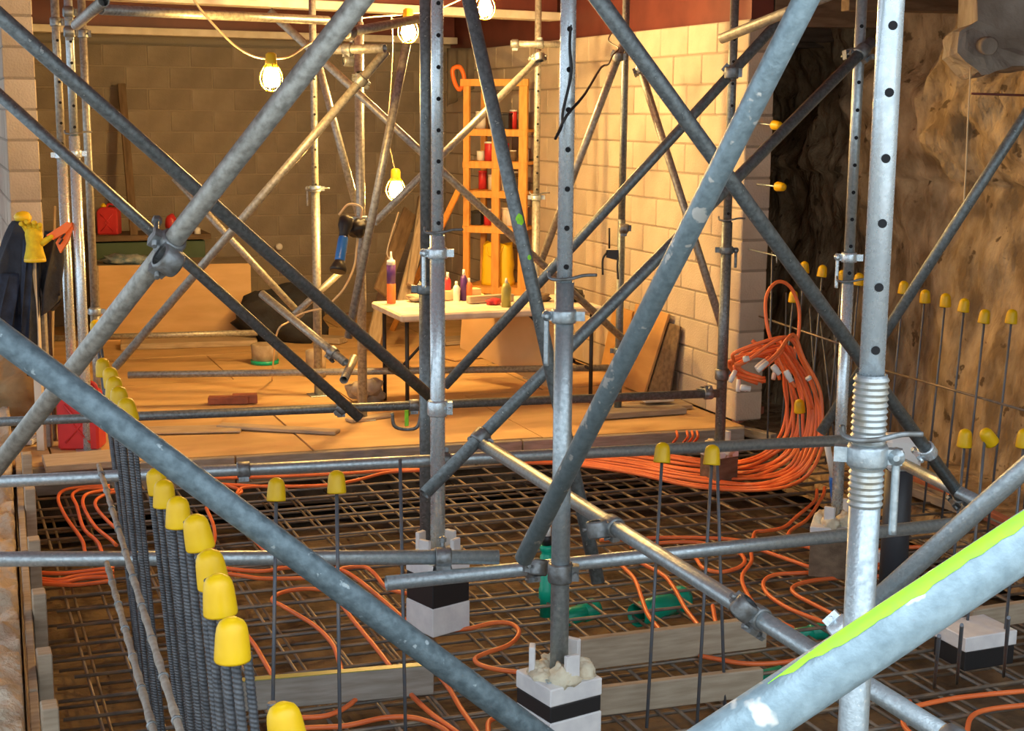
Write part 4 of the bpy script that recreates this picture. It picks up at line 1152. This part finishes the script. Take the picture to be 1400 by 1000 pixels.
# plywood box
a, b = G(126, 468, 0), G(345, 462, 0)
d = V3((b.x - a.x, b.y - a.y, 0)); L = d.length; d.normalize(); nrm = Z3.cross(d)
H = z_at((a + b) / 2, 362)
t = thing('plywood_box', 'large pale plywood box standing at the left of the floor', 'box', a)
MB().box((a + b) / 2 + nrm * 0.009 + Z3 * H / 2, L, 0.018, H, d, nrm, Z3).build('front_panel', 'ply', t, bevel=0.002)
MB().box(a + d * 0.009 + nrm * 0.32 + Z3 * H / 2, 0.018, 0.6, H, d, nrm, Z3).build('side_panel', 'ply', t, bevel=0.002)
MB().box(b - d * 0.009 + nrm * 0.32 + Z3 * H / 2, 0.018, 0.6, H, d, nrm, Z3).build('side_panel', 'ply', t, bevel=0.002)
MB().box((a + b) / 2 + nrm * 0.32 + Z3 * (H - 0.009), L - 0.04, 0.6, 0.018, d, nrm, Z3).build('lid', 'timber_grey', t, bevel=0.002)
MB().box(a + d * 0.05 + nrm * -0.008 + Z3 * H / 2, 0.06, 0.016, H, d, nrm, Z3).build('corner_batten', 'timber', t, bevel=0.002)
box_top = H; box_a, box_d, box_n = a, d, nrm
# blue film packet on the box
c = P(172, 357, 12.55); c.z = H + 0.035
o = MB().blob(c, 0.22, 0.12, 0.045, 0.6, 3.0, 4.0, 20, 8, box_d, box_n).build('film_packet', 'blue_film', origin=c); tag(o, 'crumpled bluish film packet on the plywood box', 'packet')
# green bench behind
c = P(200, 330, 13.2)
t = thing('green_bench', 'dark green workbench behind the plywood box', 'bench', V3((c.x, c.y, 0)))
zt = z_at(c, 322)
MB().box(V3((c.x, c.y, zt)), 1.1, 0.55, 0.05).build('bench_top', 'timber_old', t, bevel=0.004)
MB().box(V3((c.x, c.y, zt - 0.18)), 1.0, 0.45, 0.28).build('drawer_case', 'green_metal', t, bevel=0.004)
for sx in (-1, 1):
    for sy in (-1, 1):
        MB().box(V3((c.x + sx * 0.48, c.y + sy * 0.22, (zt - 0.32) / 2)), 0.05, 0.05, zt - 0.32).build('leg', 'green_metal', t)
bz = zt + 0.025
def jerrycan(p, w, dpt, h, label, spout=True, x=None, cap_m='yellow_plastic'):
    x = x or V3((1, 0, 0)); y = Z3.cross(x)
    t = thing('jerry_can', label, 'jerry can', p, 'red jerry cans')
    out = [(-w / 2, 0), (w / 2, 0), (w / 2, h * 0.80), (w * 0.36, h * 0.9), (w * 0.05, h * 0.92), (-w * 0.30, h * 0.92), (-w / 2, h * 0.8)]
    m = MB().prism([p + x * a + Z3 * b - y * (dpt / 2) for a, b in out], y * dpt)
    body = m.build('body', 'red_plastic', t, bevel=w * 0.06)
    MB().lathe(p + x * (-w * 0.24) + Z3 * h * 0.90, Z3, [(0, w * .13), (h * .07, w * .13), (h * .09, w * .10), (h * .14, w * .05)], 14).build('cap', cap_m, t)
    hp = [p + x * (w * q) + Z3 * (h * r) for q, r in ((-0.06, 0.90), (-0.02, 1.0), (0.2, 1.0), (0.36, 0.96), (0.40, 0.85))]
    MB().sweep(smooth_path(hp, 4), w * 0.055, 8).build('handle', 'red_plastic', t)
    for sx in (-1, 1):
        MB().sweep([p + x * (sx * w * .30) + Z3 * h * .12 - y * (dpt / 2 + .002), p + x * (sx * -w * .1) + Z3 * h * .40 - y * (dpt / 2 + .002), p + x * (sx * w * .30) + Z3 * h * .70 - y * (dpt / 2 + .002)], w * 0.03, 6).build('rib', 'red_plastic', t)
    return t
c = P(150, 322, 13.0); jerrycan(V3((c.x, c.y, bz)), 0.19, 0.14, 0.27, 'red fuel can standing on the dark green workbench', x=_r0)
c = G(113, 612, 0.0); jerrycan(c, 0.245, 0.17, 0.40, 'large red jerry can on the floor behind the yellow-capped row', x=_r0, cap_m='red_plastic')
c = P(235, 318, 13.1); c.z = bz + 0.09
o = MB().blob(c, 0.06, 0.06, 0.09, 0.3, 2, 3.0).build('red_rag', 'red_plastic', origin=c); tag(o, 'small red bundle on the dark green workbench', 'bundle')
c = P(270, 320, 13.1); c.z = bz
o = MB().lathe(c, Z3, [(0, 0.03), (0.05, 0.03), (0.055, 0.02), (0.06, 0.02)], 12).build('paint_pot', 'white_plastic', origin=c); tag(o, 'tiny white pot on the end of the workbench', 'pot')
# dark post leaning on the back wall
a, b = P(166, 115, 13.05), P(184, 330, 12.95)
board('leaning_post', a, b, 0.07, 0.05, 'timber_old', up=Y3, label='dark narrow plank leaning on the back wall', cat='plank')
for k, (x0, y0, x1, y1) in enumerate(((57, 290, 62, 330), (75, 282, 71, 330))):
    board('thin_lath', P(x0, y0, 11), G(x1, y1 + 185, 0), 0.02, 0.02, 'timber', up=Y3, label=['left', 'right'][k] + ' thin lath standing behind the hung jacket', cat='lath')
# boulder and rubble at far left
c = G(20, 580, -0.02)
o = MB().blob(c + Z3 * 0.22, 0.30, 0.34, 0.26, 0.5, 1.6, 9.0, 24, 16).build('boulder', 'rock', origin=c); tag(o, 'brown boulder at the left edge behind the blue-grey tube', 'boulder')
c = G(95, 568, 0)
o = MB().blob(c + Z3 * 0.10, 0.22, 0.24, 0.13, 0.6, 1.8, 4.0, 20, 12).build('clay_heap', 'rock', origin=c); tag(o, 'orange-brown heap of clay behind the red jerry can', 'clay heap')
c = G(25, 606, 0.0)
o = MB().box(c + Z3 * 0.02, 0.22, 0.16, 0.03, RGT, Z3.cross(RGT).normalized(), Z3).build('white_offcut', 'foam_board', origin=c, bevel=0.004); tag(o, 'white foam offcut at the left edge on the floor', 'offcut')

# folding table
fl = P(548, 431, 9.35)
zt = fl.z
fr = fl + V3((1.46, -0.02, 0))
d = (fr - fl); L = d.length; d.normalize(); nrm = Z3.cross(d)
t = thing('folding_table', 'white folding table with dark legs covered in tools', 'table', V3((fl.x, fl.y, 0)))
MB().box((fl + fr) / 2 + nrm * 0.36 - Z3 * 0.025, L, 0.72, 0.05, d, nrm, Z3).build('table_top', 'table_white', t, bevel=0.012)
for sx in (0.06, L - 0.06):
    for sy in (0.06, 0.60):
        q = fl + d * sx + nrm * sy
        MB().cyl(V3((q.x, q.y, 0)), q - Z3 * 0.05, 0.014, n=12).build('leg', 'black_plastic', t)
    qa, qb = fl + d * sx + nrm * 0.06, fl + d * sx + nrm * 0.6
    MB().cyl(V3((qa.x, qa.y, zt * 0.35)), V3((qb.x, qb.y, zt * 0.35)), 0.011, n=10).build('crossbar', 'black_plastic', t)
    MB().cyl(V3((qa.x, qa.y, zt * 0.35)) + nrm * 0.27, (qa + qb) / 2 + d * (0.4 if sx < 1 else -0.4) - Z3 * 0.05, 0.010, n=10).build('brace', 'black_plastic', t)
TB = lambda x, y, off=0.0: (lambda g: V3((g.x, g.y, zt)))(G(x, y, zt))
def turned(name, p, prof, material, label, cat, group=None, n=16):
    t = thing(name, label, cat, p, group)
    last = None
    for nm, mt, pr in prof:
        MB().lathe(p, Z3, pr, n).build(nm, mt, t)
    return t
p = TB(535, 415)
turned('sealant_cartridge', p, [('body', 'label_orange', [(0, 0.030), (0.005, 0.031), (0.14, 0.031)]), ('label_band', 'label_purple', [(0.14, 0.0312), (0.27, 0.0312)]), ('shoulder', 'white_plastic', [(0.27, 0.031), (0.30, 0.029), (0.305, 0.015), (0.33, 0.008), (0.36, 0.005)])],
       None, 'orange and purple sealant cartridge standing on the table corner', 'cartridge')
p = TB(692, 420)
turned('olive_bottle', p, [('body', 'olive', [(0, 0.033), (0.13, 0.034), (0.165, 0.02)]), ('nozzle', 'white_plastic', [(0.165, 0.012), (0.20, 0.006)])], None, 'olive green bottle standing on the table', 'bottle')
def lump_on(x, y, rx, ry, rz, material, label, cat, seed, name):
    p = TB(x, y)
    o = MB().blob(p + Z3 * rz * 0.9, rx, ry, rz, 0.5, 2.2, seed, 18, 10, d, nrm).build(name, material, origin=p)
    return tag(o, label, cat)
lump_on(575, 412, 0.10, 0.09, 0.03, 'timber', 'crumpled tan cloth on the left of the table', 'cloth', 2.0, 'work_cloth')
o = board('paper_roll', TB(600, 412) + Z3 * 0.04, TB(655, 408) + Z3 * 0.04, 0.07, 0.07, 'cable_pale', label='pale timber offcut on the middle of the table', cat='offcut')
o = board('timber_offcut', TB(640, 416) + Z3 * 0.03, TB(700, 412) + Z3 * 0.03, 0.06, 0.05, 'timber', label='long pale batten lying on the table by the olive bottle', cat='batten')
lump_on(675, 417, 0.05, 0.04, 0.025, 'red_plastic', 'dark red tool lying beside the olive bottle', 'tool', 5.0, 'red_tool')
lump_on(782, 412, 0.09, 0.08, 0.05, 'black_plastic', 'dark tool lump at the right end of table', 'tool', 6.0, 'dark_tool')
lump_on(740, 412, 0.07, 0.06, 0.03, 'timber_old', 'brown rag on the table near the central prop', 'rag', 7.0, 'brown_rag')
for k, (x, y, h, mt, lab) in enumerate(((612, 411, 0.20, 'red_plastic', 'red tool handle standing among jars on the table'), (624, 412, 0.14, 'white_plastic', 'white jar standing on the table by the shelving'),
                                        (634, 411, 0.22, 'label_purple', 'dark purple spray can standing on the table'), (641, 411, 0.16, 'label_orange', 'orange red bottle standing on the table'))):
    p = TB(x, y)
    turned('table_bottle', p, [('body', mt, [(0, 0.024), (h * .7, 0.024), (h * .82, 0.012)]), ('top', 'white_plastic', [(h * .82, 0.011), (h, 0.009)])], None, lab, 'bottle', 'bottles on the table')
# things below the table
board('plywood_sheet', P(632, 434, 10.6), P(760, 490, 10.1), 0.5, 0.018, 'ply', up=nrm + Z3 * 0.3, label='tilted plywood offcut leaning under the table', cat='plywood')
c = G(735, 500, 0)
t = thing('red_crate', 'dark red box on the floor under the table', 'box', c)
MB().box(c + Z3 * 0.075, 0.17, 0.15, 0.15, d, nrm, Z3).build('body', 'red_plastic', t, bevel=0.006)
MB().box(c + Z3 * 0.16, 0.18, 0.16, 0.02, d, nrm, Z3).build('lid', 'red_plastic', t, bevel=0.004)
c = G(678, 480, 0)
t = turned('dark_bucket', c, [('body', 'dark_pipe', [(0, 0.055), (0.11, 0.07), (0.115, 0.075), (0.12, 0.065)]), ('rim', 'black_plastic', [(0.118, 0.076), (0.128, 0.076)])], None, 'small dark bucket on the floor under the table', 'bucket')
p0 = G(676, 498, 0) + Z3 * 0.03
o = MB().pipe(p0, p0 + V3((0.10, 0.25, 0)), 0.028).build('pipe_offcut', 'tube_warm', origin=p0); tag(o, 'short open pipe offcut on the floor below the table', 'pipe')
c = P(735, 455, 10.4)
o = MB().blob(V3((c.x, c.y, 0.22)), 0.12, 0.12, 0.10, 0.4, 2, 8.0).build('red_sack', 'red_plastic', origin=V3((c.x, c.y, 0.1))); tag(o, 'red bag beneath the table behind the steep tube', 'bag')
# tins at left of table
c = G(362, 497, 0)
turned('mortar_tub', c, [('body', 'concrete_can', [(0, 0.10), (0.15, 0.11), (0.16, 0.10)]), ('base_ring', 'green_pipe', [(-0.0, 0.112), (0.03, 0.114)])], None, 'mortar-smeared tub with green base left of the fallen tube', 'tub')
c = G(432, 515, 0)
turned('mortar_can', c, [('body', 'concrete_can', [(0, 0.075), (0.20, 0.078), (0.21, 0.06)])], None, 'tall mortar-smeared can under the fallen tube', 'can')
c = G(500, 552, 0)
t = thing('foam_heap', 'dried foam and mortar heap at the foot of the rear prop', 'heap', c)
for k in range(5):
    MB().blob(c + V3((0.07 * math.cos(k * 1.3), 0.07 * math.sin(k * 1.3), 0.05 + 0.02 * k)), 0.07, 0.07, 0.06, 0.5, 2, k).build('lump', 'concrete_can', t)
# spirit level and fittings at the landing
c = P(556, 572, 7.78)
t = thing('clamp_set', 'small clamp with yellow green tag below the horizontal tube', 'clamp', c)
MB().box(c, 0.022, 0.012, 0.09, RGT, Z3.cross(RGT).normalized(), Z3).build('tag', 'neon', t, bevel=0.002)
MB().sweep(smooth_path([c + RGT * -0.08 + Z3 * 0.03, c + RGT * -0.06 - Z3 * 0.05, c + RGT * 0.05 - Z3 * 0.055, c + RGT * 0.08 + Z3 * 0.03]), 0.010, 8).build('jaw', 'coupler', t)

# ------------------------------------------------------------------ orange shelving
sx0 = P(634, 110, 12.2); sx1 = P(721, 110, 12.0)
dd = V3((sx1.x - sx0.x, sx1.y - sx0.y, 0)); SL = dd.length; dd.normalize(); nn = Z3.cross(dd)
base = V3((sx0.x, sx0.y, 0)); ztop = z_at(sx0, 108)
t = thing('timber_shelving', 'orange-lit timber shelving rack in the far corner', 'shelving', base)
for u, w in ((0.03, 0.055), (SL * 0.52, 0.07), (SL - 0.03, 0.075)):
    hh = ztop if u != SL * 0.52 else z_at(sx0, 160)
    MB().box(base + dd * u + Z3 * hh / 2, w, 0.04, hh, dd, nn, Z3).build('upright', 'timber_orange', t, bevel=0.003)
for u in (0.03, SL - 0.03):
    MB().box(base + dd * u + nn * 0.40 + Z3 * ztop / 2, 0.05, 0.04, ztop, dd, nn, Z3).build('upright', 'timber_orange', t, bevel=0.003)
MB().box(base + dd * SL / 2 - nn * 0.02 + Z3 * (ztop - 0.03), SL + 0.04, 0.03, 0.06, dd, nn, Z3).build('top_rail', 'timber_orange', t, bevel=0.003)
SHZ = []
for py in (178, 222, 262, 310, 392):
    z = z_at(sx0, py); SHZ.append(z)
    MB().box(base + dd * SL / 2 + nn * 0.2 + Z3 * z, SL + 0.02, 0.40, 0.025, dd, nn, Z3).build('shelf_board', 'timber_orange', t, bevel=0.002)
    MB().box(base + dd * SL / 2 - nn * 0.015 + Z3 * (z - 0.02), SL, 0.02, 0.055, dd, nn, Z3).build('shelf_rail', 'timber_orange', t, bevel=0.002)
a, b = P(628, 258, 11.9), G(536, 452, 0)
board('orange_prop_batten', a, b, 0.05, 0.03, 'timber_orange', up=nn, label='orange batten raking down left of the shelving', cat='batten')
rs = random.Random(5)
names = [('paint_tin', 'tin', 'white_plastic'), ('tool_box', 'box', 'black_plastic'), ('jar', 'jar', 'white_paint'), ('dark_tin', 'tin', 'timber_old'), ('red_tub', 'tub', 'red_plastic')]
cnt = 0
LV = ['top', 'second', 'third', 'fourth', 'bottom']
for k, z in enumerate(SHZ[:4]):
    for q in range(5):
        u = 0.09 + (SL - 0.18) * q / 4
        if abs(u - SL * 0.52) < 0.06: u += 0.05
        nm, ct, mt = names[(k * 2 + q * 3) % 5]
        if k == 1: nm, ct, mt = (('red_tub', 'tub', 'red_plastic') if q in (1, 2) else names[q % 4])
        p = base + dd * u + nn * rs.uniform(0.10, 0.22) + Z3 * (z + 0.0125)
        h = rs.uniform(0.08, 0.17); r = rs.uniform(0.03, 0.05)
        lab = '%s %s on the %s shelf, %s from its left end' % ({'white_plastic': 'white', 'black_plastic': 'black', 'white_paint': 'cream', 'timber_old': 'brown', 'red_plastic': 'red'}[mt], nm.split('_')[-1], LV[k], ORD[q])
        if nm == 'tool_box':
            t2 = thing(nm, lab, ct, p, 'clutter on the shelving')
            MB().box(p + Z3 * h / 2, r * 2.2, r * 2, h, dd, nn, Z3).build('body', mt, t2, bevel=0.004)
            MB().box(p + Z3 * (h + 0.008), r * 2.3, r * 2.1, 0.016, dd, nn, Z3).build('lid', mt, t2, bevel=0.003)
        else:
            turned(nm, p, [('body', mt, [(0, r), (h * 0.9, r), (h * 0.92, r * 0.96)]), ('lid', 'white_plastic' if q % 2 else mt, [(h * 0.92, r * 1.04), (h, r * 1.04), (h * 1.02, r * 0.9)])], None, lab, ct, 'clutter on the shelving')
# yellow sack on the shelving
p = base + dd * (SL * 0.45) + nn * 0.16 + Z3 * (SHZ[4] + 0.0125)
t = thing('yellow_sack', 'bright yellow plastic sack on the bottom shelf of the shelving', 'sack', p)
m = MB(); rows = []
for j in range(13):
    h = 0.36 * j / 12
    row = []
    for k in range(24):
        a = 2 * math.pi * k / 24
        pinch = 1.0 - 0.10 * (j / 12) + 0.06 * noise.noise(V3((math.cos(a) * 2, math.sin(a) * 2, j * 0.4)))
        c2, s2 = math.cos(a), math.sin(a)
        ex = 0.6
        m.v.append(p + dd * (0.145 * pinch * math.copysign(abs(c2) ** ex, c2)) + nn * (0.085 * pinch * math.copysign(abs(s2) ** ex, s2)) + Z3 * (h + (0.02 * math.sin(a * 3) if j == 12 else 0)))
        row.append(len(m.v) - 1)
    if rows: m.bridge(rows[-1], row)
    rows.append(row)
m.face(rows[0][::-1]); m.face(rows[-1])
m.build('body', 'yellow_plastic', t)
MB().sweep(smooth_path([p + dd * -0.08 + Z3 * 0.35 - nn * .08, p + dd * -0.05 + Z3 * 0.27 - nn * .10, p + dd * 0.04 + Z3 * 0.27 - nn * .10, p + dd * 0.08 + Z3 * 0.35 - nn * .08]), 0.008, 7).build('handle', 'yellow_plastic', t)
# planks leaning in the corner
for k, (x0, y0, x1, y1, w, mt) in enumerate(((592, 250, 545, 395, 0.10, 'timber'), (580, 255, 560, 350, 0.06, 'timber'), (560, 290, 520, 360, 0.14, 'timber_old'), (545, 310, 510, 430, 0.12, 'timber'), (575, 270, 555, 400, 0.05, 'timber_old'))):
    board('leaning_plank', P(x0, y0, 12.6 + 0.1 * k), P(x1, y1 + 40, 12.0), w, 0.03, mt, up=Y3, label='%s plank leaning in the far corner from the shelving' % ORD[k], cat='plank', group='planks leaning in the corner')
for k, (x0, x1, w) in enumerate(((612, 640, 0.30), (640, 690, 0.35))):
    a = P(x0, 66, 13.6); m = MB(); rows = []
    for j in range(10):
        row = []
        for q in range(15):
            m.v.append(a + dd * (w * q / 14) - Z3 * (0.55 * j / 9 * (1 - 0.35 * (q / 14 if k == 0 else 1 - q / 14))) - nn * (0.04 * math.sin(q * 1.3) * (0.3 + j / 9)))
            row.append(len(m.v) - 1)
        if rows:
            for q in range(14): m.face((rows[-1][q], rows[-1][q + 1], row[q + 1], row[q]), True)
        rows.append(row)
    o = m.build('hanging_tarp', 'tarp', origin=a)
    o.modifiers.new('thick', 'SOLIDIFY').thickness = 0.006
    tag(o, ['left', 'right'][k] + ' dark tarpaulin hanging high behind the shelving', 'tarpaulin')
# red saw handle hanging
c = P(626, 108, 12.4)
o = MB().sweep(smooth_path([c + dd * -0.05 + Z3 * 0.08, c + dd * 0.02 + Z3 * 0.10, c + dd * 0.06 + Z3 * 0.0, c + dd * 0.02 - Z3 * 0.09, c + dd * -0.03 - Z3 * 0.03], 5, True), 0.02, 8, closed=True).build('saw_handle', 'orange_plastic', origin=c)
tag(o, 'orange red loop handle hanging left of the shelving', 'handle')

# ------------------------------------------------------------------ panels leaning on the block wall
def quad_panel(pts, th, material, label):
    n = (pts[1] - pts[0]).cross(pts[3] - pts[0]).normalized()
    return tag(MB().prism(pts, n * th).build('plywood_sheet', material, origin=pts[0], bevel=0.002), label, 'panel')
quad_panel([G(855, 529, 0.01), G(883, 540, 0.01), on_row(917, 430, 4.80), on_row(872, 416, 4.80)], 0.02, 'ply_orange', 'front orange plywood panel leaning on the block wall')
quad_panel([G(823, 506, 0.01), G(850, 514, 0.01), on_row(868, 426, 4.81), on_row(842, 418, 4.81)], 0.02, 'ply_orange', 'rear orange plywood panel leaning on the block wall')
quad_panel([G(888, 540, 0.01), G(916, 547, 0.01), on_row(932, 447, 4.81), on_row(904, 438, 4.81)], 0.015, 'timber_old', 'dark grey area drawn as a sheet on the block wall beside plywood panels')  # dark grey area beside the panels, drawn as a leaning sheet
# hanging black bracket
c = P(838, 330, 9.2)
t = thing('hanging_bracket', 'black bracket hanging from coupler in front of block wall', 'bracket', c)
MB().cyl(P(833, 312, 9.2), P(833, 340, 9.2), 0.007, n=8).build('hook', 'black_plastic', t)
MB().prism([P(829, 342, 9.2), P(846, 342, 9.2), P(846, 356, 9.2), P(829, 352, 9.2)], FWD * 0.03).build('body', 'black_plastic', t)
MB().sweep(smooth_path([P(830, 345, 9.2), P(824, 355, 9.2), P(824, 376, 9.2)]), 0.007, 8).build('arm', 'black_plastic', t)
MB().sweep(smooth_path([P(845, 352, 9.2), P(844, 365, 9.2), P(845, 382, 9.2)]), 0.007, 8).build('arm', 'black_plastic', t)

# ------------------------------------------------------------------ blue hand tool on the rear prop
a, b = P(474, 296, 8.9), P(462, 372, 8.8)
ax = (b - a).normalized(); L = (b - a).length
t = thing('hand_tool', 'blue and black hand tool hanging head down on the rear prop', 'tool', b)
MB().lathe(a, ax, [(0, 0.03), (L * .05, 0.045), (L * .18, 0.045), (L * .3, 0.03), (L * .4, 0.028)], 18).build('head', 'black_plastic', t)
MB().lathe(a + ax * L * .36, ax, [(0, 0.027), (L * .05, 0.032), (L * .42, 0.033), (L * .46, 0.028)], 18).build('barrel', 'tool_blue', t)
MB().lathe(a + ax * L * .80, ax, [(0, 0.03), (L * .06, 0.04), (L * .15, 0.055), (L * .2, 0.05)], 18).build('foot', 'black_plastic', t)
MB().sweep(smooth_path([a - ax * 0.01 + RGT * -0.05, a - ax * 0.08, a - ax * 0.06 + RGT * 0.08, a + ax * 0.02 + RGT * 0.09]), 0.008, 8).build('strap', 'cable_pale', t)
o = MB().blob(P(488, 312, 9.0), 0.07, 0.07, 0.06, 0.5, 2, 2.0).build('cable_bundle', 'black_plastic', origin=P(488, 312, 9.0)); tag(o, 'dark bundle of cable tied to the rear prop', 'cable bundle')
c = P(382, 337, 13.95)
o = MB().lathe(c, V3((-0.3, -1, 0)), [(0, 0.03), (0.04, 0.035), (0.05, 0.02)], 14).build('pipe_fitting', 'white_plastic', origin=c); tag(o, 'round white fitting at the foot of the back wall', 'fitting')
c = P(385, 400, 12.6)
o = MB().blob(V3((c.x, c.y, 0.22)), 0.45, 0.30, 0.24, 0.6, 1.6, 3.0, 22, 12).build('dark_sheeting', 'jacket_black', origin=V3((c.x, c.y, 0))); tag(o, 'dark heap of sheeting against the back wall', 'heap')

# ------------------------------------------------------------------ hung jacket, gloves and posts at the left
def post(px, py0, py1, depth, w, material, label):
    p = P(px, py0, depth); z1 = p.z; 
    o = MB().box(V3((p.x, p.y, z1 / 2)), w, w, z1, _r0, Z3.cross(_r0), Z3).build('timber_post', material, origin=V3((p.x, p.y, 0)), bevel=0.003)
    return tag(o, label, 'post')
post(44, 350, 600, 8.3, 0.045, 'white_paint', 'pale post under the yellow glove at left')
post(53, 355, 600, 8.4, 0.05, 'timber_grey', 'grey post beside the pale post under the yellow glove')
post(63, 400, 600, 8.6, 0.035, 'timber_old', 'brown short post beside the grey post at left')
def jacket():
    top = P(30, 302, 8.35)
    t = thing('hung_jacket', 'black and dark blue work jacket hung over the posts at left', 'jacket', V3((top.x, top.y, top.z - 0.75)))
    fx, fy = _r0, Z3.cross(_r0)
    def drape(x0, x1, z0, z1, off, folds, mt, nm, taper):
        m = MB(); rows = []
        for j in range(22):
            v = j / 21
            row = []
            for q in range(40):
                a = 2 * math.pi * q / 40
                s = math.cos(a)
                w0 = (x1 - x0) / 2 * (taper + (1 - taper) * min(1.0, v * 2.2) ** 0.7)
                cx = (x0 + x1) / 2 + (1 - v) * 0.03
                dep = 0.09 * (0.5 + 0.5 * min(1, v * 2)) + 0.03 * math.sin(folds * a + v * 2) * v
                hem = 0.05 * math.sin(a * 2.3 + off) * (v > 0.9)
                m.v.append(top + fx * (cx + w0 * s + 0.012 * math.sin(a * folds + v * 5)) + fy * (dep * math.sin(a) + off * 0.05) + Z3 * (z0 + (z1 - z0) * v + hem))
                row.append(len(m.v) - 1)
            if rows: m.bridge(rows[-1], row)
            rows.append(row)
        m.face(rows[0]); m.face(rows[-1][::-1])
        m.build(nm, mt, t)
    drape(-0.17, 0.09, 0.0, -0.50, 0.0, 5, 'jacket_black', 'body', 0.25)
    drape(-0.16, 0.0, -0.30, -0.72, -1.2, 6, 'denim', 'sleeve', 0.8)
    drape(0.0, 0.08, -0.10, -0.85, -1.6, 6, 'denim', 'sleeve', 0.7)
    drape(0.07, 0.20, -0.06, -0.50, 0.6, 4, 'jacket_black', 'collar', 0.6)
    MB().blob(top + Z3 * 0.02 + fx * 0.005, 0.05, 0.05, 0.035, 0.2, 2, 1.0).build('yellow_hood_tip', 'yellow_plastic', t)
jacket()
def glove(p, label):
    fx, fy = _r0, Z3.cross(_r0)
    t = thing('work_glove', label, 'glove', p)
    m = MB()
    m.lathe(p, Z3, [(0, 0.058), (0.02, 0.060), (0.06, 0.050), (0.10, 0.044), (0.15, 0.050), (0.185, 0.046), (0.195, 0.03)], 18)
    for k, (dx, L, lean) in enumerate(((-0.034, 0.062, -0.35), (-0.012, 0.075, -0.12), (0.012, 0.070, 0.12), (0.034, 0.055, 0.35))):
        a = p + fx * dx + Z3 * 0.175 - fy * 0.005
        b = a + (Z3 + fx * lean).normalized() * L * 0.6 - fy * 0.02
        c = b + (Z3 * 0.3 + fx * lean - fy * 0.9).normalized() * L * 0.5
        m.sweep(smooth_path([a, b, c], 3), [0.017, 0.017, 0.0165, 0.016, 0.0155, 0.0145, 0.011], 9)
    a = p + fx * 0.04 + Z3 * 0.10
    m.sweep(smooth_path([a, a + fx * 0.045 + Z3 * 0.03, a + fx * 0.07 + Z3 * 0.045 - fy * 0.02], 3), [0.02, 0.019, 0.018, 0.017, 0.016, 0.014, 0.011], 9)
    m.build('glove_body', 'yellow_glove', t)
    MB().lathe(p - Z3 * 0.004, Z3, [(0, 0.056), (0.0, 0.0615), (0.012, 0.0625), (0.02, 0.0605)], 18, caps=False).build('cuff_hem', 'yellow_plastic', t)
glove(P(48, 357, 8.25), 'yellow work glove pulled over the post tops at left')
def orange_fan():
    c = P(92, 304, 8.22)
    t = thing('orange_clamp', 'orange slotted plastic flap hanging beside the left props', 'clamp', c)
    for k, pts in enumerate(([(63, 322), (92, 303), (98, 308), (90, 318), (72, 328)], [(98, 304), (99, 312), (93, 330), (82, 346), (76, 332), (86, 316)])):
        MB().prism([P(x, y, 8.22 + 0.03 * k) for x, y in pts][::-1], FWD * 0.02).build('flap', 'orange_plastic', t)
    for (x0, y0, x1, y1) in ((88, 318, 92, 312), (84, 326, 89, 319), (81, 334, 86, 327)):
        MB().cyl(P(x0, y0, 8.235), P(x1, y1, 8.235), 0.006, n=6).build('slot', 'black_plastic', t)
orange_fan()
# daylight gap at far left: white downpipe and red netting
o = MB().cyl(V3((0.36, 9.9, 0)), V3((0.36, 9.9, 2.9)), 0.022, n=12).build('white_downpipe', 'white_plastic', origin=V3((0.36, 9.9, 0))); tag(o, 'thin white pipe in the daylight gap at far left', 'pipe')
o = MB().box(V3((-0.05, 11.6, 0.9)), 0.7, 0.01, 1.8).build('red_barrier', 'red_plastic', origin=V3((-0.05, 11.6, 0))); tag(o, 'red sheet beyond the daylight gap at far left', 'sheet')
